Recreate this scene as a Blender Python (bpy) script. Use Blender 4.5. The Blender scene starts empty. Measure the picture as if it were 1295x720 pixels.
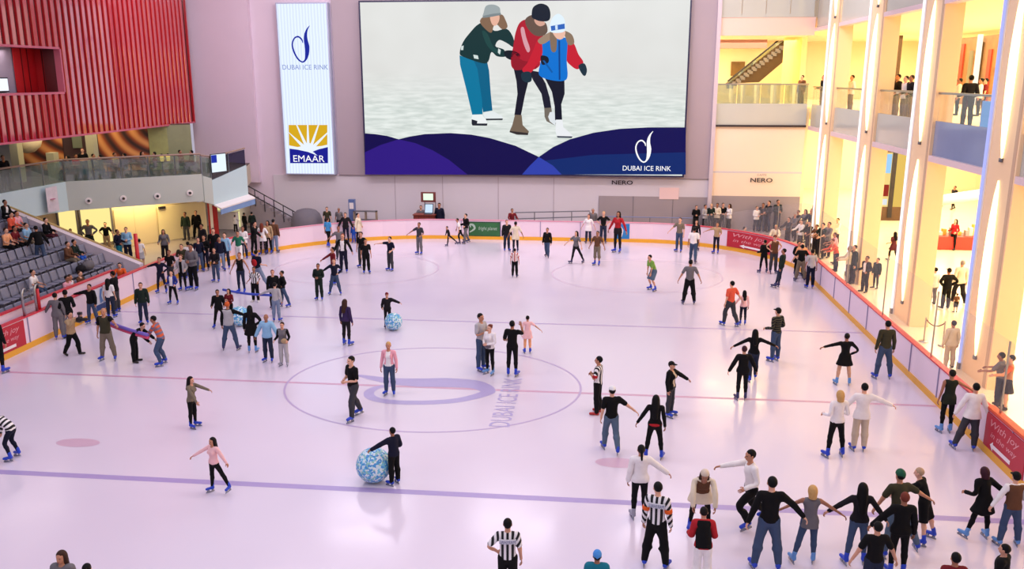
import bpy, bmesh, math, random
import numpy as np
from mathutils import Vector, Matrix
random.seed(7); np.random.seed(7)
scn = bpy.context.scene
COL = scn.collection

# ------------------------------------------------------------------ camera
FPX, IW, IH = 1089.0, 1295.0, 720.0
PITCH, YAW, CAMH = math.radians(13.6), math.radians(5.9), 9.8
FW = np.array([-math.sin(YAW)*math.cos(PITCH), math.cos(YAW)*math.cos(PITCH), -math.sin(PITCH)])
RT = np.array([math.cos(YAW), math.sin(YAW), 0.0])
UP = np.cross(RT, FW)
EYE = np.array([0.0, 0.0, CAMH])
def ray(px, py): return FW + (px-IW/2)/FPX*RT - (py-IH/2)/FPX*UP
def atz(px, py, z=0.0):
    d = ray(px, py); return EYE + d*((z-CAMH)/d[2])
def aty(px, py, Y):
    d = ray(px, py); return EYE + d*(Y/d[1])
def atx(px, py, X):
    d = ray(px, py); return EYE + d*(X/d[0])
def onplane(px, py, p, n):
    d = ray(px, py); p = np.array(p); n = np.array(n); return EYE + d*(np.dot(p-EYE, n)/np.dot(d, n))
def proj(P):
    v = np.atleast_2d(P) - EYE
    c = v@FW; return IW/2+FPX*(v@RT)/c, IH/2-FPX*(v@UP)/c
cam = bpy.data.cameras.new('camera'); camo = bpy.data.objects.new('camera', cam); COL.objects.link(camo)
cam.sensor_fit = 'HORIZONTAL'; cam.sensor_width = 36.0; cam.lens = 36.0*FPX/IW; cam.clip_end = 300
Rm = Matrix((RT, UP, -FW)).transposed()
camo.matrix_world = Matrix.Translation(Vector(EYE)) @ Rm.to_4x4()
scn.camera = camo
scn.view_settings.view_transform = 'Standard'
try: scn.view_settings.look = 'None'
except Exception: pass
scn.view_settings.gamma = 1.0; scn.view_settings.exposure = 0.12; scn.view_settings.use_curve_mapping = False

# ------------------------------------------------------------------ materials
def lin(c):
    return tuple((x/255/12.92 if x/255 <= 0.04045 else ((x/255+0.055)/1.055)**2.4) for x in c)
MATS = {}
def mat(key, rgb=(200,200,200), rough=0.6, metal=0.0, emit=0.0, spec=0.5, var=0.0, scale=6.0, bump=0.0, coat=0.0):
    if key in MATS: return MATS[key]
    m = bpy.data.materials.new(key); m.use_nodes = True
    nt = m.node_tree; b = nt.nodes['Principled BSDF']; L = nt.links
    c = (*lin(rgb), 1)
    b.inputs['Base Color'].default_value = c
    b.inputs['Roughness'].default_value = rough; b.inputs['Metallic'].default_value = metal
    b.inputs['Specular IOR Level'].default_value = spec
    if coat: b.inputs['Coat Weight'].default_value = coat
    if emit:
        b.inputs['Emission Color'].default_value = c; b.inputs['Emission Strength'].default_value = emit
        b.inputs['Base Color'].default_value = (c[0]*.02, c[1]*.02, c[2]*.02, 1); b.inputs['Specular IOR Level'].default_value = .1
    if var or bump:
        tc = nt.nodes.new('ShaderNodeTexCoord'); nz = nt.nodes.new('ShaderNodeTexNoise')
        nz.inputs['Scale'].default_value = scale; nz.inputs['Detail'].default_value = 3
        L.new(tc.outputs['Object'], nz.inputs['Vector'])
        if var:
            mx = nt.nodes.new('ShaderNodeMix'); mx.data_type = 'RGBA'
            mx.inputs[6].default_value = tuple(max(0, v*(1-var)) for v in c[:3])+(1,)
            mx.inputs[7].default_value = tuple(min(1, v*(1+var)) for v in c[:3])+(1,)
            L.new(nz.outputs['Fac'], mx.inputs[0]); L.new(mx.outputs[2], b.inputs['Base Color'])
        if bump:
            bp = nt.nodes.new('ShaderNodeBump'); bp.inputs['Strength'].default_value = bump
            L.new(nz.outputs['Fac'], bp.inputs['Height']); L.new(bp.outputs['Normal'], b.inputs['Normal'])
    MATS[key] = m; return m
def glass(key, tint=(0.95,0.96,0.96), milk=0.05, milkc=(230,225,225), refl=0.10, rough=0.03):
    if key in MATS: return MATS[key]
    m = bpy.data.materials.new(key); m.use_nodes = True; nt = m.node_tree; N = nt.nodes; L = nt.links
    N.remove(N['Principled BSDF']); out = N['Material Output']
    tr = N.new('ShaderNodeBsdfTransparent'); tr.inputs[0].default_value = (*tint, 1)
    gl = N.new('ShaderNodeBsdfGlossy'); gl.inputs['Roughness'].default_value = rough
    df = N.new('ShaderNodeBsdfDiffuse'); df.inputs[0].default_value = (*lin(milkc), 1)
    m1 = N.new('ShaderNodeMixShader'); m1.inputs[0].default_value = milk
    L.new(tr.outputs[0], m1.inputs[1]); L.new(df.outputs[0], m1.inputs[2])
    m2 = N.new('ShaderNodeMixShader')
    m2.inputs[0].default_value = refl; L.new(m1.outputs[0], m2.inputs[1]); L.new(gl.outputs[0], m2.inputs[2])
    L.new(m2.outputs[0], out.inputs[0]); MATS[key] = m; return m
def pattern(key, a, b_, axis=0, period=0.11, duty=0.5):
    """two-colour stripes following the cloth (rest-pose attribute)"""
    if key in MATS: return MATS[key]
    m = bpy.data.materials.new(key); m.use_nodes = True; nt = m.node_tree; N = nt.nodes; L = nt.links
    b = N['Principled BSDF']; b.inputs['Roughness'].default_value = .9
    at = N.new('ShaderNodeAttribute'); at.attribute_name = 'rest'
    sp = N.new('ShaderNodeSeparateXYZ'); L.new(at.outputs['Vector'], sp.inputs[0])
    ma = N.new('ShaderNodeMath'); ma.operation = 'MULTIPLY_ADD'; ma.inputs[1].default_value = 1/period; ma.inputs[2].default_value = 50.25
    L.new(sp.outputs[axis], ma.inputs[0])
    fr = N.new('ShaderNodeMath'); fr.operation = 'FRACT'; L.new(ma.outputs[0], fr.inputs[0])
    gt = N.new('ShaderNodeMath'); gt.operation = 'GREATER_THAN'; gt.inputs[1].default_value = duty; L.new(fr.outputs[0], gt.inputs[0])
    mx = N.new('ShaderNodeMix'); mx.data_type = 'RGBA'; mx.inputs[6].default_value = (*lin(a), 1); mx.inputs[7].default_value = (*lin(b_), 1)
    L.new(gt.outputs[0], mx.inputs[0]); L.new(mx.outputs[2], b.inputs['Base Color']); MATS[key] = m; return m

# ------------------------------------------------------------------ mesh helpers
def link(name, me, parent=None, loc=None):
    o = bpy.data.objects.new(name, me); COL.objects.link(o)
    if parent is not None: o.parent = parent
    if loc is not None: o.location = loc
    return o
def empty(name, loc=(0,0,0), label=None, cat=None, group=None, rz=0):
    o = bpy.data.objects.new(name, None); COL.objects.link(o); o.location = loc; o.rotation_euler = (0,0,rz)
    o.empty_display_size = .2
    return tag(o, label, cat, group)
def tag(o, label=None, cat=None, group=None, kind=None):
    if label: o['label'] = label
    if cat: o['category'] = cat
    if group: o['group'] = group
    if kind: o['kind'] = kind
    return o
def struct(o): o['kind'] = 'structure'; return o
def fastmesh(name, V, F, mats, mi=None, smooth=False):
    me = bpy.data.meshes.new(name)
    V = np.asarray(V, dtype=np.float32)
    me.vertices.add(len(V)); me.vertices.foreach_set('co', V.ravel())
    if isinstance(F, np.ndarray):
        n, k = F.shape; me.loops.add(n*k); me.loops.foreach_set('vertex_index', F.astype(np.int32).ravel())
        me.polygons.add(n); me.polygons.foreach_set('loop_start', np.arange(0, n*k, k, dtype=np.int32))
    else:
        tot = sum(len(f) for f in F); n = len(F)
        me.loops.add(tot); me.loops.foreach_set('vertex_index', np.array([i for f in F for i in f], dtype=np.int32))
        me.polygons.add(n); st = np.cumsum([0]+[len(f) for f in F][:-1]).astype(np.int32)
        me.polygons.foreach_set('loop_start', st)
    for m in (mats if isinstance(mats, (list, tuple)) else [mats]): me.materials.append(m)
    if mi is not None: me.polygons.foreach_set('material_index', np.asarray(mi, dtype=np.int32))
    me.polygons.foreach_set('use_smooth', np.full(n, bool(smooth)))
    me.update(calc_edges=True); me.validate()
    return me
class MB:
    """collects shapes into ONE mesh"""
    def __init__(s): s.V=[]; s.F=[]; s.M=[]; s.mats=[]
    def mi(s, m):
        if m not in s.mats: s.mats.append(m)
        return s.mats.index(m)
    def add(s, V, F, m):
        k = len(s.V); s.V += [tuple(float(c) for c in v) for v in V]; s.F += [tuple(i+k for i in f) for f in F]; s.M += [s.mi(m)]*len(F); return s
    def box(s, lo, hi, m):
        x0,y0,z0 = lo; x1,y1,z1 = hi
        if x0>x1: x0,x1=x1,x0
        if y0>y1: y0,y1=y1,y0
        if z0>z1: z0,z1=z1,z0
        V=[(x0,y0,z0),(x1,y0,z0),(x1,y1,z0),(x0,y1,z0),(x0,y0,z1),(x1,y0,z1),(x1,y1,z1),(x0,y1,z1)]
        return s.add(V,[(0,3,2,1),(4,5,6,7),(0,1,5,4),(1,2,6,5),(2,3,7,6),(3,0,4,7)],m)
    def prism(s, pts, ext, m):
        """polygon of 3d points extruded by vector ext"""
        n=len(pts); e=np.array(ext); P=[np.array(p,float) for p in pts]
        V=P+[p+e for p in P]
        F=[tuple(range(n))[::-1], tuple(range(n,2*n))]+[(i,(i+1)%n,n+(i+1)%n,n+i) for i in range(n)]
        return s.add(V,F,m)
    def poly(s, pts, m): return s.add(pts,[tuple(range(len(pts)))],m)
    def tube(s, pts, r, m, n=8, caps=True):
        P=[Vector(p) for p in pts]; rs = r if isinstance(r,(list,tuple)) else [r]*len(P)
        V=[];F=[]; up=None
        for i,p in enumerate(P):
            t=(P[min(i+1,len(P)-1)]-P[max(i-1,0)]).normalized()
            a=t.orthogonal() if up is None else (up-t*up.dot(t))
            if a.length<1e-6: a=t.orthogonal()
            a.normalize(); up=a; b=t.cross(a)
            for k in range(n):
                th=2*math.pi*k/n; V.append(p+(a*math.cos(th)+b*math.sin(th))*rs[i])
        for i in range(len(P)-1):
            for k in range(n): F.append((i*n+k,i*n+(k+1)%n,(i+1)*n+(k+1)%n,(i+1)*n+k))
        if caps: F.append(tuple(range(n))[::-1]); F.append(tuple(range((len(P)-1)*n,len(P)*n)))
        return s.add(V,F,m)
    def lathe(s, prof, c, m, n=20):
        """profile of (r,z) around vertical axis at c"""
        V=[];F=[]; k=len(prof)
        for j in range(n):
            th=2*math.pi*j/n
            for r,z in prof: V.append((c[0]+r*math.cos(th),c[1]+r*math.sin(th),c[2]+z))
        for j in range(n):
            for i in range(k-1):
                F.append((j*k+i,((j+1)%n)*k+i,((j+1)%n)*k+i+1,j*k+i+1))
        return s.add(V,F,m)
    def strip(s, path, z0, z1, th, m, closed=False):
        """wall along a plan path, thickness th to the left of travel"""
        P=[np.array(p[:2],float) for p in path]; n=len(P); off=[]
        for i in range(n):
            a=P[i]-P[i-1] if i>0 else P[1]-P[0]; b=P[i+1]-P[i] if i<n-1 else P[-1]-P[-2]
            a=a/np.linalg.norm(a); b=b/np.linalg.norm(b); na=np.array([-a[1],a[0]]); nb=np.array([-b[1],b[0]])
            q=na+nb; q=q/np.linalg.norm(q); q=q/max(.3,np.dot(q,na)); off.append(P[i]+q*th)
        V=[]
        for i in range(n):
            V+= [(*P[i],z0),(*P[i],z1),(*off[i],z1),(*off[i],z0)]
        F=[]
        for i in range(n-1):
            for k in range(4):
                F.append((4*i+k,4*i+(k+1)%4,4*i+4+(k+1)%4,4*i+4+k))
        F.append((0,1,2,3)); F.append(tuple(4*(n-1)+k for k in (3,2,1,0)))
        return s.add(V,F,m)
    def build(s, name, parent=None, smooth=False, bevel=0.0, loc=None):
        me=fastmesh(name,s.V,s.F,s.mats,s.M,smooth)
        bm=bmesh.new(); bm.from_mesh(me); bmesh.ops.recalc_face_normals(bm,faces=bm.faces); bm.to_mesh(me); bm.free()
        o=link(name,me,parent,loc)
        if bevel:
            b=o.modifiers.new('bevel','BEVEL'); b.width=bevel; b.segments=2; b.limit_method='ANGLE'
        return o
def smooth_loop(pts, k=5):
    P=[np.array(p,float) for p in pts]; n=len(P); out=[]
    for i in range(n):
        p0,p1,p2,p3=P[i-1],P[i],P[(i+1)%n],P[(i+2)%n]
        for j in range(k):
            t=j/k; out.append(.5*((2*p1)+(-p0+p2)*t+(2*p0-5*p1+4*p2-p3)*t*t+(-p0+3*p1-3*p2+p3)*t**3))
    return out
def tri_poly(pts3, m, mb):
    """robust fill of a flat outline (possibly concave) of 3d points"""
    from mathutils.geometry import tessellate_polygon
    T=tessellate_polygon([[Vector(p) for p in pts3]])
    mb.add(pts3,[tuple(t) for t in T],m)
def text_mesh(s, width=None, height=None, shear=0.0, bold=0.0):
    cu=bpy.data.curves.new('t','FONT'); cu.body=s; cu.align_x='CENTER'; cu.shear=shear; cu.offset=bold; cu.resolution_u=3
    o=bpy.data.objects.new('t',cu); COL.objects.link(o)
    dg=bpy.context.evaluated_depsgraph_get(); me=bpy.data.meshes.new_from_object(o.evaluated_get(dg))
    V=np.zeros(len(me.vertices)*3); me.vertices.foreach_get('co',V); V=V.reshape(-1,3)
    F=[tuple(p.vertices) for p in me.polygons]
    bpy.data.objects.remove(o); bpy.data.curves.remove(cu); bpy.data.meshes.remove(me)
    lo,hi=V.min(0),V.max(0); V[:,:2]-=(lo[:2]+hi[:2])/2
    sx=width/(hi[0]-lo[0]) if width else None; sy=height/(hi[1]-lo[1]) if height else None
    sx=sx or sy; sy=sy or sx
    V[:,0]*=sx; V[:,1]*=sy
    return V,F
def put_text(mb, s, c, ux, uy, m, width=None, height=None, shear=0.0, bold=0.0):
    V,F=text_mesh(s,width,height,shear,bold); c=np.array(c,float); ux=np.array(ux,float); uy=np.array(uy,float)
    mb.add([c+v[0]*ux+v[1]*uy for v in V],F,m)
def ribbon(pw):
    """outline of a stroke of varying width: list of (x,y,w)"""
    P=np.array([(a,b) for a,b,_ in pw],float); W=[w for *_,w in pw]
    # densify
    out=[];ws=[]; n=len(P)
    for i in range(n-1):
        p0,p1,p2,p3=P[max(i-1,0)],P[i],P[i+1],P[min(i+2,n-1)]
        for j in range(5):
            t=j/5; out.append(.5*((2*p1)+(-p0+p2)*t+(2*p0-5*p1+4*p2-p3)*t*t+(-p0+3*p1-3*p2+p3)*t**3)); ws.append(W[i]*(1-t)+W[i+1]*t)
    out.append(P[-1]); ws.append(W[-1]); out=np.array(out); L=[];R=[]
    for i in range(len(out)):
        t=out[min(i+1,len(out)-1)]-out[max(i-1,0)]; t=t/np.linalg.norm(t); nn=np.array([-t[1],t[0]])
        L.append(out[i]+nn*ws[i]/2); R.append(out[i]-nn*ws[i]/2)
    return L,R
DLOGO=[(283,350,5),(275,322,13),(245,298,14),(210,312,12),(190,360,13),(200,420,15),(230,478,14),(268,506,12),(298,488,16),(314,440,34),(318,380,42),(310,325,34),(312,280,26),(326,240,14),(350,208,3)]
def put_dlogo(mb, c, ux, uy, h, m):
    """the curled letter mark, h tall, centred on c"""
    L,R=ribbon(DLOGO); k=h/305.; c=np.array(c,float); ux=np.array(ux,float); uy=np.array(uy,float)
    f=lambda p: c+ux*(p[0]-265)*k-uy*(p[1]-360)*k
    V=[f(p) for p in L]+[f(p) for p in R]; n=len(L)
    mb.add(V,[(i,i+1,n+i+1,n+i) for i in range(n-1)],m)
# ------------------------------------------------------------------ people: one rest-pose figure, posed bone by bone
def surfnet(f, lo, hi, h):
    lo=np.array(lo,float); n=np.ceil((np.array(hi)-lo)/h).astype(int)+1
    ax=[lo[i]+h*np.arange(n[i]) for i in range(3)]
    G=np.stack(np.meshgrid(*ax,indexing='ij'),-1)
    D=f(G.reshape(-1,3)).reshape(n)
    S=D<0
    c=np.zeros((n[0]-1,n[1]-1,n[2]-1)); P=np.zeros(c.shape+(3,))
    corners=[(i,j,k) for i in (0,1) for j in (0,1) for k in (0,1)]
    sl=lambda a,d: slice(a,a+n[d]-1)
    for a in corners:
        for d in range(3):
            if a[d]==1: continue
            b=list(a); b[d]=1
            A=D[sl(a[0],0),sl(a[1],1),sl(a[2],2)]; B=D[sl(b[0],0),sl(b[1],1),sl(b[2],2)]
            x=(A<0)!=(B<0)
            t=np.where(x, A/np.where(x,A-B,1), 0)
            c+=x
            for e in range(3):
                P[...,e]+=np.where(x, a[e]+(t if e==d else 0), 0)
    act=c>0; idx=-np.ones(c.shape,int); idx[act]=np.arange(act.sum())
    V=(np.argwhere(act)+P[act]/c[act][:,None])*h+lo
    F=[]
    for d in range(3):
        u,v=(d+1)%3,(d+2)%3
        s0=[slice(1,n[0]-1),slice(1,n[1]-1),slice(1,n[2]-1)]
        s0[d]=slice(0,n[d]-1); s1=list(s0); s1[d]=slice(1,n[d])
        A=S[tuple(s0)]; B=S[tuple(s1)]
        for flip in (False,True):
            q=np.argwhere(A&~B) if not flip else np.argwhere(~A&B)
            if not len(q): continue
            o=np.array([1,1,1]); o[d]=0; q=q+o
            eu=np.zeros(3,int); eu[u]=1; ev=np.zeros(3,int); ev[v]=1
            g=lambda w: idx[w[:,0],w[:,1],w[:,2]]
            quad=np.stack([g(q-eu-ev),g(q-ev),g(q),g(q-eu)],1)
            F.append(quad[:,::-1] if flip else quad)
    F=np.concatenate(F) if F else np.zeros((0,4),int)
    return V,F[(F>=0).all(1)]
def cone(p,a,b,ra,rb,fl=1.0,cy=0.0):
    a=np.array(a,float);b=np.array(b,float)
    if fl!=1.0:
        p=p.copy(); p[:,1]=(p[:,1]-cy)*fl+cy; a=a.copy();b=b.copy(); a[1]=(a[1]-cy)*fl+cy; b[1]=(b[1]-cy)*fl+cy
    ab=b-a; t=np.clip((p-a)@ab/max(ab@ab,1e-9),0,1)
    return np.linalg.norm(p-a-t[:,None]*ab,axis=1)-(ra+(rb-ra)*t)
def ell(p,c,r):
    q=(p-np.array(c))/np.array(r); k=np.linalg.norm(q,axis=1); return (k-1)*min(r)
def smin(*ds,k=.03):
    d=ds[0]
    for e in ds[1:]:
        h=np.clip(.5+.5*(e-d)/k,0,1); d=e*(1-h)+d*h-k*h*(1-h)
    return d
# rest joints (front is -Y, soles at z=0, arms held out 40 degrees)
J=dict(pel=(0,0,.95),wai=(0,.005,1.08),nck=(0,.012,1.47),hd=(0,-.01,1.63))
for s,n in ((1,'L'),(-1,'R')):
    J['hip'+n]=(s*.092,0,.92);J['kne'+n]=(s*.105,-.012,.50);J['ank'+n]=(s*.115,.025,.085);J['toe'+n]=(s*.13,-.15,.03)
    J['sho'+n]=(s*.175,.012,1.415);J['elb'+n]=(s*.375,.025,1.205);J['wri'+n]=(s*.555,-.005,1.02);J['fin'+n]=(s*.67,-.02,.90)
J={k:np.array(v,float) for k,v in J.items()}
BN=['pel','che','hea','uaL','uaR','faL','faR','thL','thR','shL','shR','foL','foR']
BS={'pel':('pel','wai'),'che':('wai','nck'),'hea':('nck','hd'),'uaL':('shoL','elbL'),'uaR':('shoR','elbR'),'faL':('elbL','finL'),'faR':('elbR','finR'),
    'thL':('hipL','kneL'),'thR':('hipR','kneR'),'shL':('kneL','ankL'),'shR':('kneR','ankR'),'foL':('ankL','toeL'),'foR':('ankR','toeR')}
BR={'pel':.13,'che':.14,'hea':.08,'ua':.045,'fa':.035,'th':.075,'sh':.05,'fo':.04}
def weights(V,sig=.028,only=None):
    W=np.zeros((len(V),len(BN)))
    for i,b in enumerate(BN):
        if only and b not in only: W[:,i]=-1e3; continue
        a,c=BS[b]; r=BR.get(b,BR.get(b[:2],.05))
        if b=='pel': d=cone(V,(-.06,0,.93),(.06,0,.93),r,r,1.3); d=np.minimum(d,cone(V,J['pel'],J['wai'],r,r,1.3))
        elif b=='che': d=cone(V,J['wai']+[0,0,.06],J['nck']-[0,0,.06],r,r,1.3)
        else: d=cone(V,J[a],J[c],r,r)
        W[:,i]=-d/sig
    # limbs of one side never drag the other side
    side=V[:,0]
    for i,b in enumerate(BN):
        if b[-1]=='L': W[:,i]-=np.clip(-side,0,1)*60
        if b[-1]=='R': W[:,i]-=np.clip(side,0,1)*60
    W=np.exp(W-W.max(1)[:,None]); W[W<.02]=0
    return W/W.sum(1)[:,None]
def torso(p,g,o=0.0):
    f=g=='f'
    d=smin(cone(p,(-.045,0,.93),(.045,0,.93),(.135 if f else .125)+o,(.135 if f else .125)+o,1.25),
           cone(p,(0,0,1.0),(0,0,1.12),(.125)+o,(.108 if f else .122)+o,1.28),
           cone(p,(0,.0,1.12),(0,.0,1.30),(.108 if f else .122)+o,(.135 if f else .152)+o,1.28),
           cone(p,(-.125 if f else -.145,.012,1.395),(.125 if f else .145,.012,1.395),.06+o,.06+o),
           cone(p,(0,.01,1.38),(0,.012,1.46),.075+o,.055+o),k=.05)
    if f: d=smin(d,ell(p,(.065,-.095,1.29),(.06+o,.05+o,.06+o)),ell(p,(-.065,-.095,1.29),(.06+o,.05+o,.06+o)),k=.03)
    return d
def arm(p,n,o=0.0,end=1.0,k=1.0):
    s,e,w=J['sho'+n],J['elb'+n],J['wri'+n]
    d=cone(p,s,e,.054*k+o,.042*k+o)
    if end<=.5:
        d=cone(p,s,s+(e-s)*end*2,.054*k+o,.05*k+o)
    else: d=smin(d,cone(p,e,e+(w-e)*(end-.5)*2,.043*k+o,.03*k+o),k=.02)
    return d
def leg(p,n,o=0.0,end=1.0,wid=0.0):
    h,k_,a=J['hip'+n],J['kne'+n],J['ank'+n]
    d=smin(cone(p,h,k_,.088+o,.056+o+wid*.5),cone(p,k_,k_+(a-k_)*.3+[0,.012,0],.055+o+wid*.5,.056+o+wid),cone(p,k_+(a-k_)*.3+[0,.012,0],a,.056+o+wid,.036+o+wid),k=.03)
    return d
def f_body(g):
    def f(p):
        d=torso(p,g)
        d=smin(d,cone(p,J['nck']-[0,0,.05],(0,.0,1.56),.055,.05),k=.03)
        for n in 'LR':
            d=smin(d,arm(p,n,k=.9 if g=='f' else 1.05),k=.035); d=smin(d,leg(p,n),k=.03)
            a,t=J['ank'+n],J['toe'+n]; d=smin(d,cone(p,a+[0,.02,-.04],t,.04,.03),k=.02)
        return d
    return f
def f_head(p):
    d=smin(ell(p,(0,.012,1.655),(.078,.098,.1)),ell(p,(0,-.03,1.59),(.058,.066,.075)),cone(p,(0,.01,1.47),(0,.0,1.57),.054,.05),k=.03)
    d=smin(d,cone(p,(0,-.09,1.645),(0,-.113,1.607),.009,.015),k=.02)        # nose
    d=smin(d,cone(p,(-.035,-.078,1.668),(.035,-.078,1.668),.012,.012),k=.02)   # brow
    d=smin(d,ell(p,(0,-.088,1.565),(.026,.012,.012)),k=.012)             # lips
    for s in (1,-1): d=smin(d,ell(p,(s*.082,.012,1.628),(.012,.022,.034)),k=.01) # ears
    return d
def hand_mesh(n):
    w,e=J['wri'+n],J['elb'+n]; s=1 if n=='L' else -1
    ax=(w-e)/np.linalg.norm(w-e); wd=np.array([0,-1,0.])-ax*(-ax[1]); wd/=np.linalg.norm(wd); no=np.cross(ax,wd)*s  # wd: thumb side, no: palm side
    if no[0]*s>0: no=-no
    mb=MB(); m=0
    P=[w-ax*.02,w+ax*.02,w+ax*.06,w+ax*.09]; V=[];F=[]
    for i,(p,a,b) in enumerate(zip(P,(.026,.034,.043,.041),(.02,.016,.015,.013))):
        for k in range(8):
            th=math.pi/4*k+.39; V.append(p+wd*a*math.cos(th)+no*b*math.sin(th))
    for i in range(3):
        for k in range(8): F.append((i*8+k,i*8+(k+1)%8,i*8+8+(k+1)%8,i*8+8+k))
    F.append(tuple(range(24,32)));F.append(tuple(range(8))[::-1]); mb.add(V,F,None)
    for j,(off,ln) in enumerate(((.031,.068),(.011,.078),(-.010,.072),(-.030,.056))):
        p0=w+ax*.082+wd*off; p1=p0+ax*ln*.5+no*.008; p2=p1+ax*ln*.35+no*.022; p3=p2+ax*ln*.12+no*.024
        mb.tube([p0,p1,p2,p3],[.0095,.009,.008,.006],None,n=6)
    p0=w+ax*.025+wd*.03+no*.006; mb.tube([p0,p0+wd*.03+ax*.028+no*.012,p0+wd*.036+ax*.06+no*.02],[.013,.011,.008],None,n=6)
    return np.array(mb.V),mb.F
REST={}
def cached(key,fn):
    if key not in REST: REST[key]=fn()
    return REST[key]
def rest_body(g,lod):
    def mk():
        h=(.03,.042)[lod]; V,F=surfnet(f_body(g),(-.66,-.2,-.04),(.66,.2,1.6),h); W=weights(V)
        hh=(.015,.02)[lod]; V2,F2=surfnet(f_head,(-.12,-.15,1.46),(.12,.14,1.78),hh)
        W2=np.zeros((len(V2),len(BN))); W2[:,2]=1; lowm=np.clip((1.54-V2[:,2])/.06,0,1); W2[:,2]=1-lowm; W2[:,1]=lowm
        Vs=[V,V2];Fs=[f for f in F.tolist()]; k=len(V); Ws=[W,W2]
        mi=[0]*len(F)
        fc=V2[F2].mean(1); m2=np.zeros(len(F2),int)
        for s in (1,-1):
            m2[np.linalg.norm((fc-np.array((s*.033,-.085,1.638)))*[1,.5,1.3],axis=1)<.0135]=1
        m2[np.linalg.norm((fc-np.array((0,-.097,1.566)))*[.6,.5,1.2],axis=1)<.014]=2
        Fs+= (F2+k).tolist(); mi+=m2.tolist(); k+=len(V2)
        for i,n in enumerate('LR'):
            Vh,Fh=hand_mesh(n); Wh=np.zeros((len(Vh),len(BN))); Wh[:,BN.index('fa'+n)]=1
            Vs.append(Vh);Ws.append(Wh);Fs+=[tuple(q+k for q in f) for f in Fh]; mi+=[0]*len(Fh); k+=len(Vh)
        return np.concatenate(Vs),Fs,np.concatenate(Ws),mi
    return cached(('body',g,lod),mk)
TOPS={ # offset, sleeve end (0 none), hem z, extra girth, collar z
 'tee':(.018,.36,.90),'long':(.018,1.,.89),'jacket':(.032,1.,.86),'coat':(.03,1.,.62),'tank':(.014,0,.93),'vest':(.036,0,.88),'shirt':(.022,1.,.82),'polo':(.02,.34,.88),
 'dress':(.016,.30,.66),'longtee':(.022,.42,.72),'hoodie':(.034,1.,.86),'tunic':(.016,0,.78),'crop':(.02,1.,1.0),'dressl':(.016,1.,.64),'abaya':(.03,1.,.10)}
def rest_top(kind,g,lod,opened=False):
    off,sl,hem=TOPS[kind]
    def mk():
        def f(p):
            o=off
            d=torso(p,g,o)
            if hem<.86:
                fl=(.86-hem)
                d=smin(d,cone(p,(-.05,0,.95),(-.06,0,hem),.125+o,.135+o+fl*.18,1.2),cone(p,(.05,0,.95),(.06,0,hem),.125+o,.135+o+fl*.18,1.2),k=.03)
            if sl:
                for n in 'LR': d=smin(d,arm(p,n,o*.9,sl,.92 if g=='f' else 1.05),k=.03)
            else:
                d=np.maximum(d,np.abs(p[:,0])-.175)
            d=np.maximum(d,hem-p[:,2]); d=np.maximum(d,p[:,2]-(1.49 if sl else 1.47))
            nk=np.linalg.norm(p[:,:2]-np.array([0,-.05]),axis=1); d=np.maximum(d,np.where(p[:,2]>1.44,-(nk-.06),-1))
            if kind=='hoodie': d=smin(d,ell(p,(0,.11,1.44),(.1,.06,.06)),k=.03)
            if opened: d=np.maximum(d,np.where(p[:,1]<.0,.058-np.abs(p[:,0]),-1))
            return d
        V,F=surfnet(f,(-.64,-.26,.02),(.64,.26,1.54),(.03,.042)[lod]); 
        only=[b for b in BN if b[:2] not in ('fo','he')]
        if hem<.8: 
            W=weights(V,.05,only)
        else: W=weights(V,.028,[b for b in only if b[:2]!='sh'])
        return V,F,W,None
    return cached(('top',kind,g,lod,opened),mk)
BOTS={'jeans':(.014,.012,.06),'slim':(.008,.0,.09),'wide':(.02,.026,.04),'trousers':(.017,.014,.05),'shorts':(.028,.03,.48),'skirt':(.02,0,.56),'legs':(.004,0,.1),'capri':(.016,.014,.3)}
def rest_bot(kind,g,lod):
    off,wid,hem=BOTS[kind]
    def mk():
        def f(p):
            o=off
            d=smin(cone(p,(-.045,0,.93),(.045,0,.93),(.135 if g=='f' else .125)+o,(.135 if g=='f' else .125)+o,1.25),cone(p,(0,0,.98),(0,0,1.04),.122+o,.118+o,1.28),k=.03)
            for n in 'LR': d=smin(d,leg(p,n,o,1.0,wid),k=.025)
            if kind=='skirt': d=smin(d,cone(p,(0,0,.95),(0,0,hem),.13,.23,1.15),k=.03)
            d=np.maximum(d,p[:,2]-1.045); d=np.maximum(d,hem-p[:,2]); return d
        V,F=surfnet(f,(-.32,-.3,.0),(.32,.3,1.1),(.027,.04)[lod])
        W=weights(V,.03 if kind!='skirt' else .06,['pel','thL','thR','shL','shR']); return V,F,W,None
    return cached(('bot',kind,g,lod),mk)
def rest_foot(kind,n,lod):
    sk=kind=='skate'
    def mk():
        a,t=J['ank'+n],J['toe'+n]
        def f(p):
            d=smin(cone(p,a+[0,.03,-.035],t+[0,-.005,.012],.05,.042),cone(p,a+[0,.012,-.02],a+[0,.008,.13 if sk else .02],.05,.052),k=.02)
            d=np.maximum(d,-p[:,2]-.005); d=np.maximum(d,p[:,2]-(.215 if sk else .12)); return d
        V,F=surfnet(f,(a[0]-.1,-.24,-.05),(a[0]+.1,.16,.27),(.022,.03)[lod]); W=np.zeros((len(V),len(BN))); W[:,BN.index('fo'+n)]=1
        if sk:
            i=BN.index('sh'+n); t_=np.clip((V[:,2]-.1)/.08,0,1); W[:,BN.index('fo'+n)]=1-t_; W[:,i]=t_
        return V,F,W,None
    return cached(('foot',kind,n,lod),mk)
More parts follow.
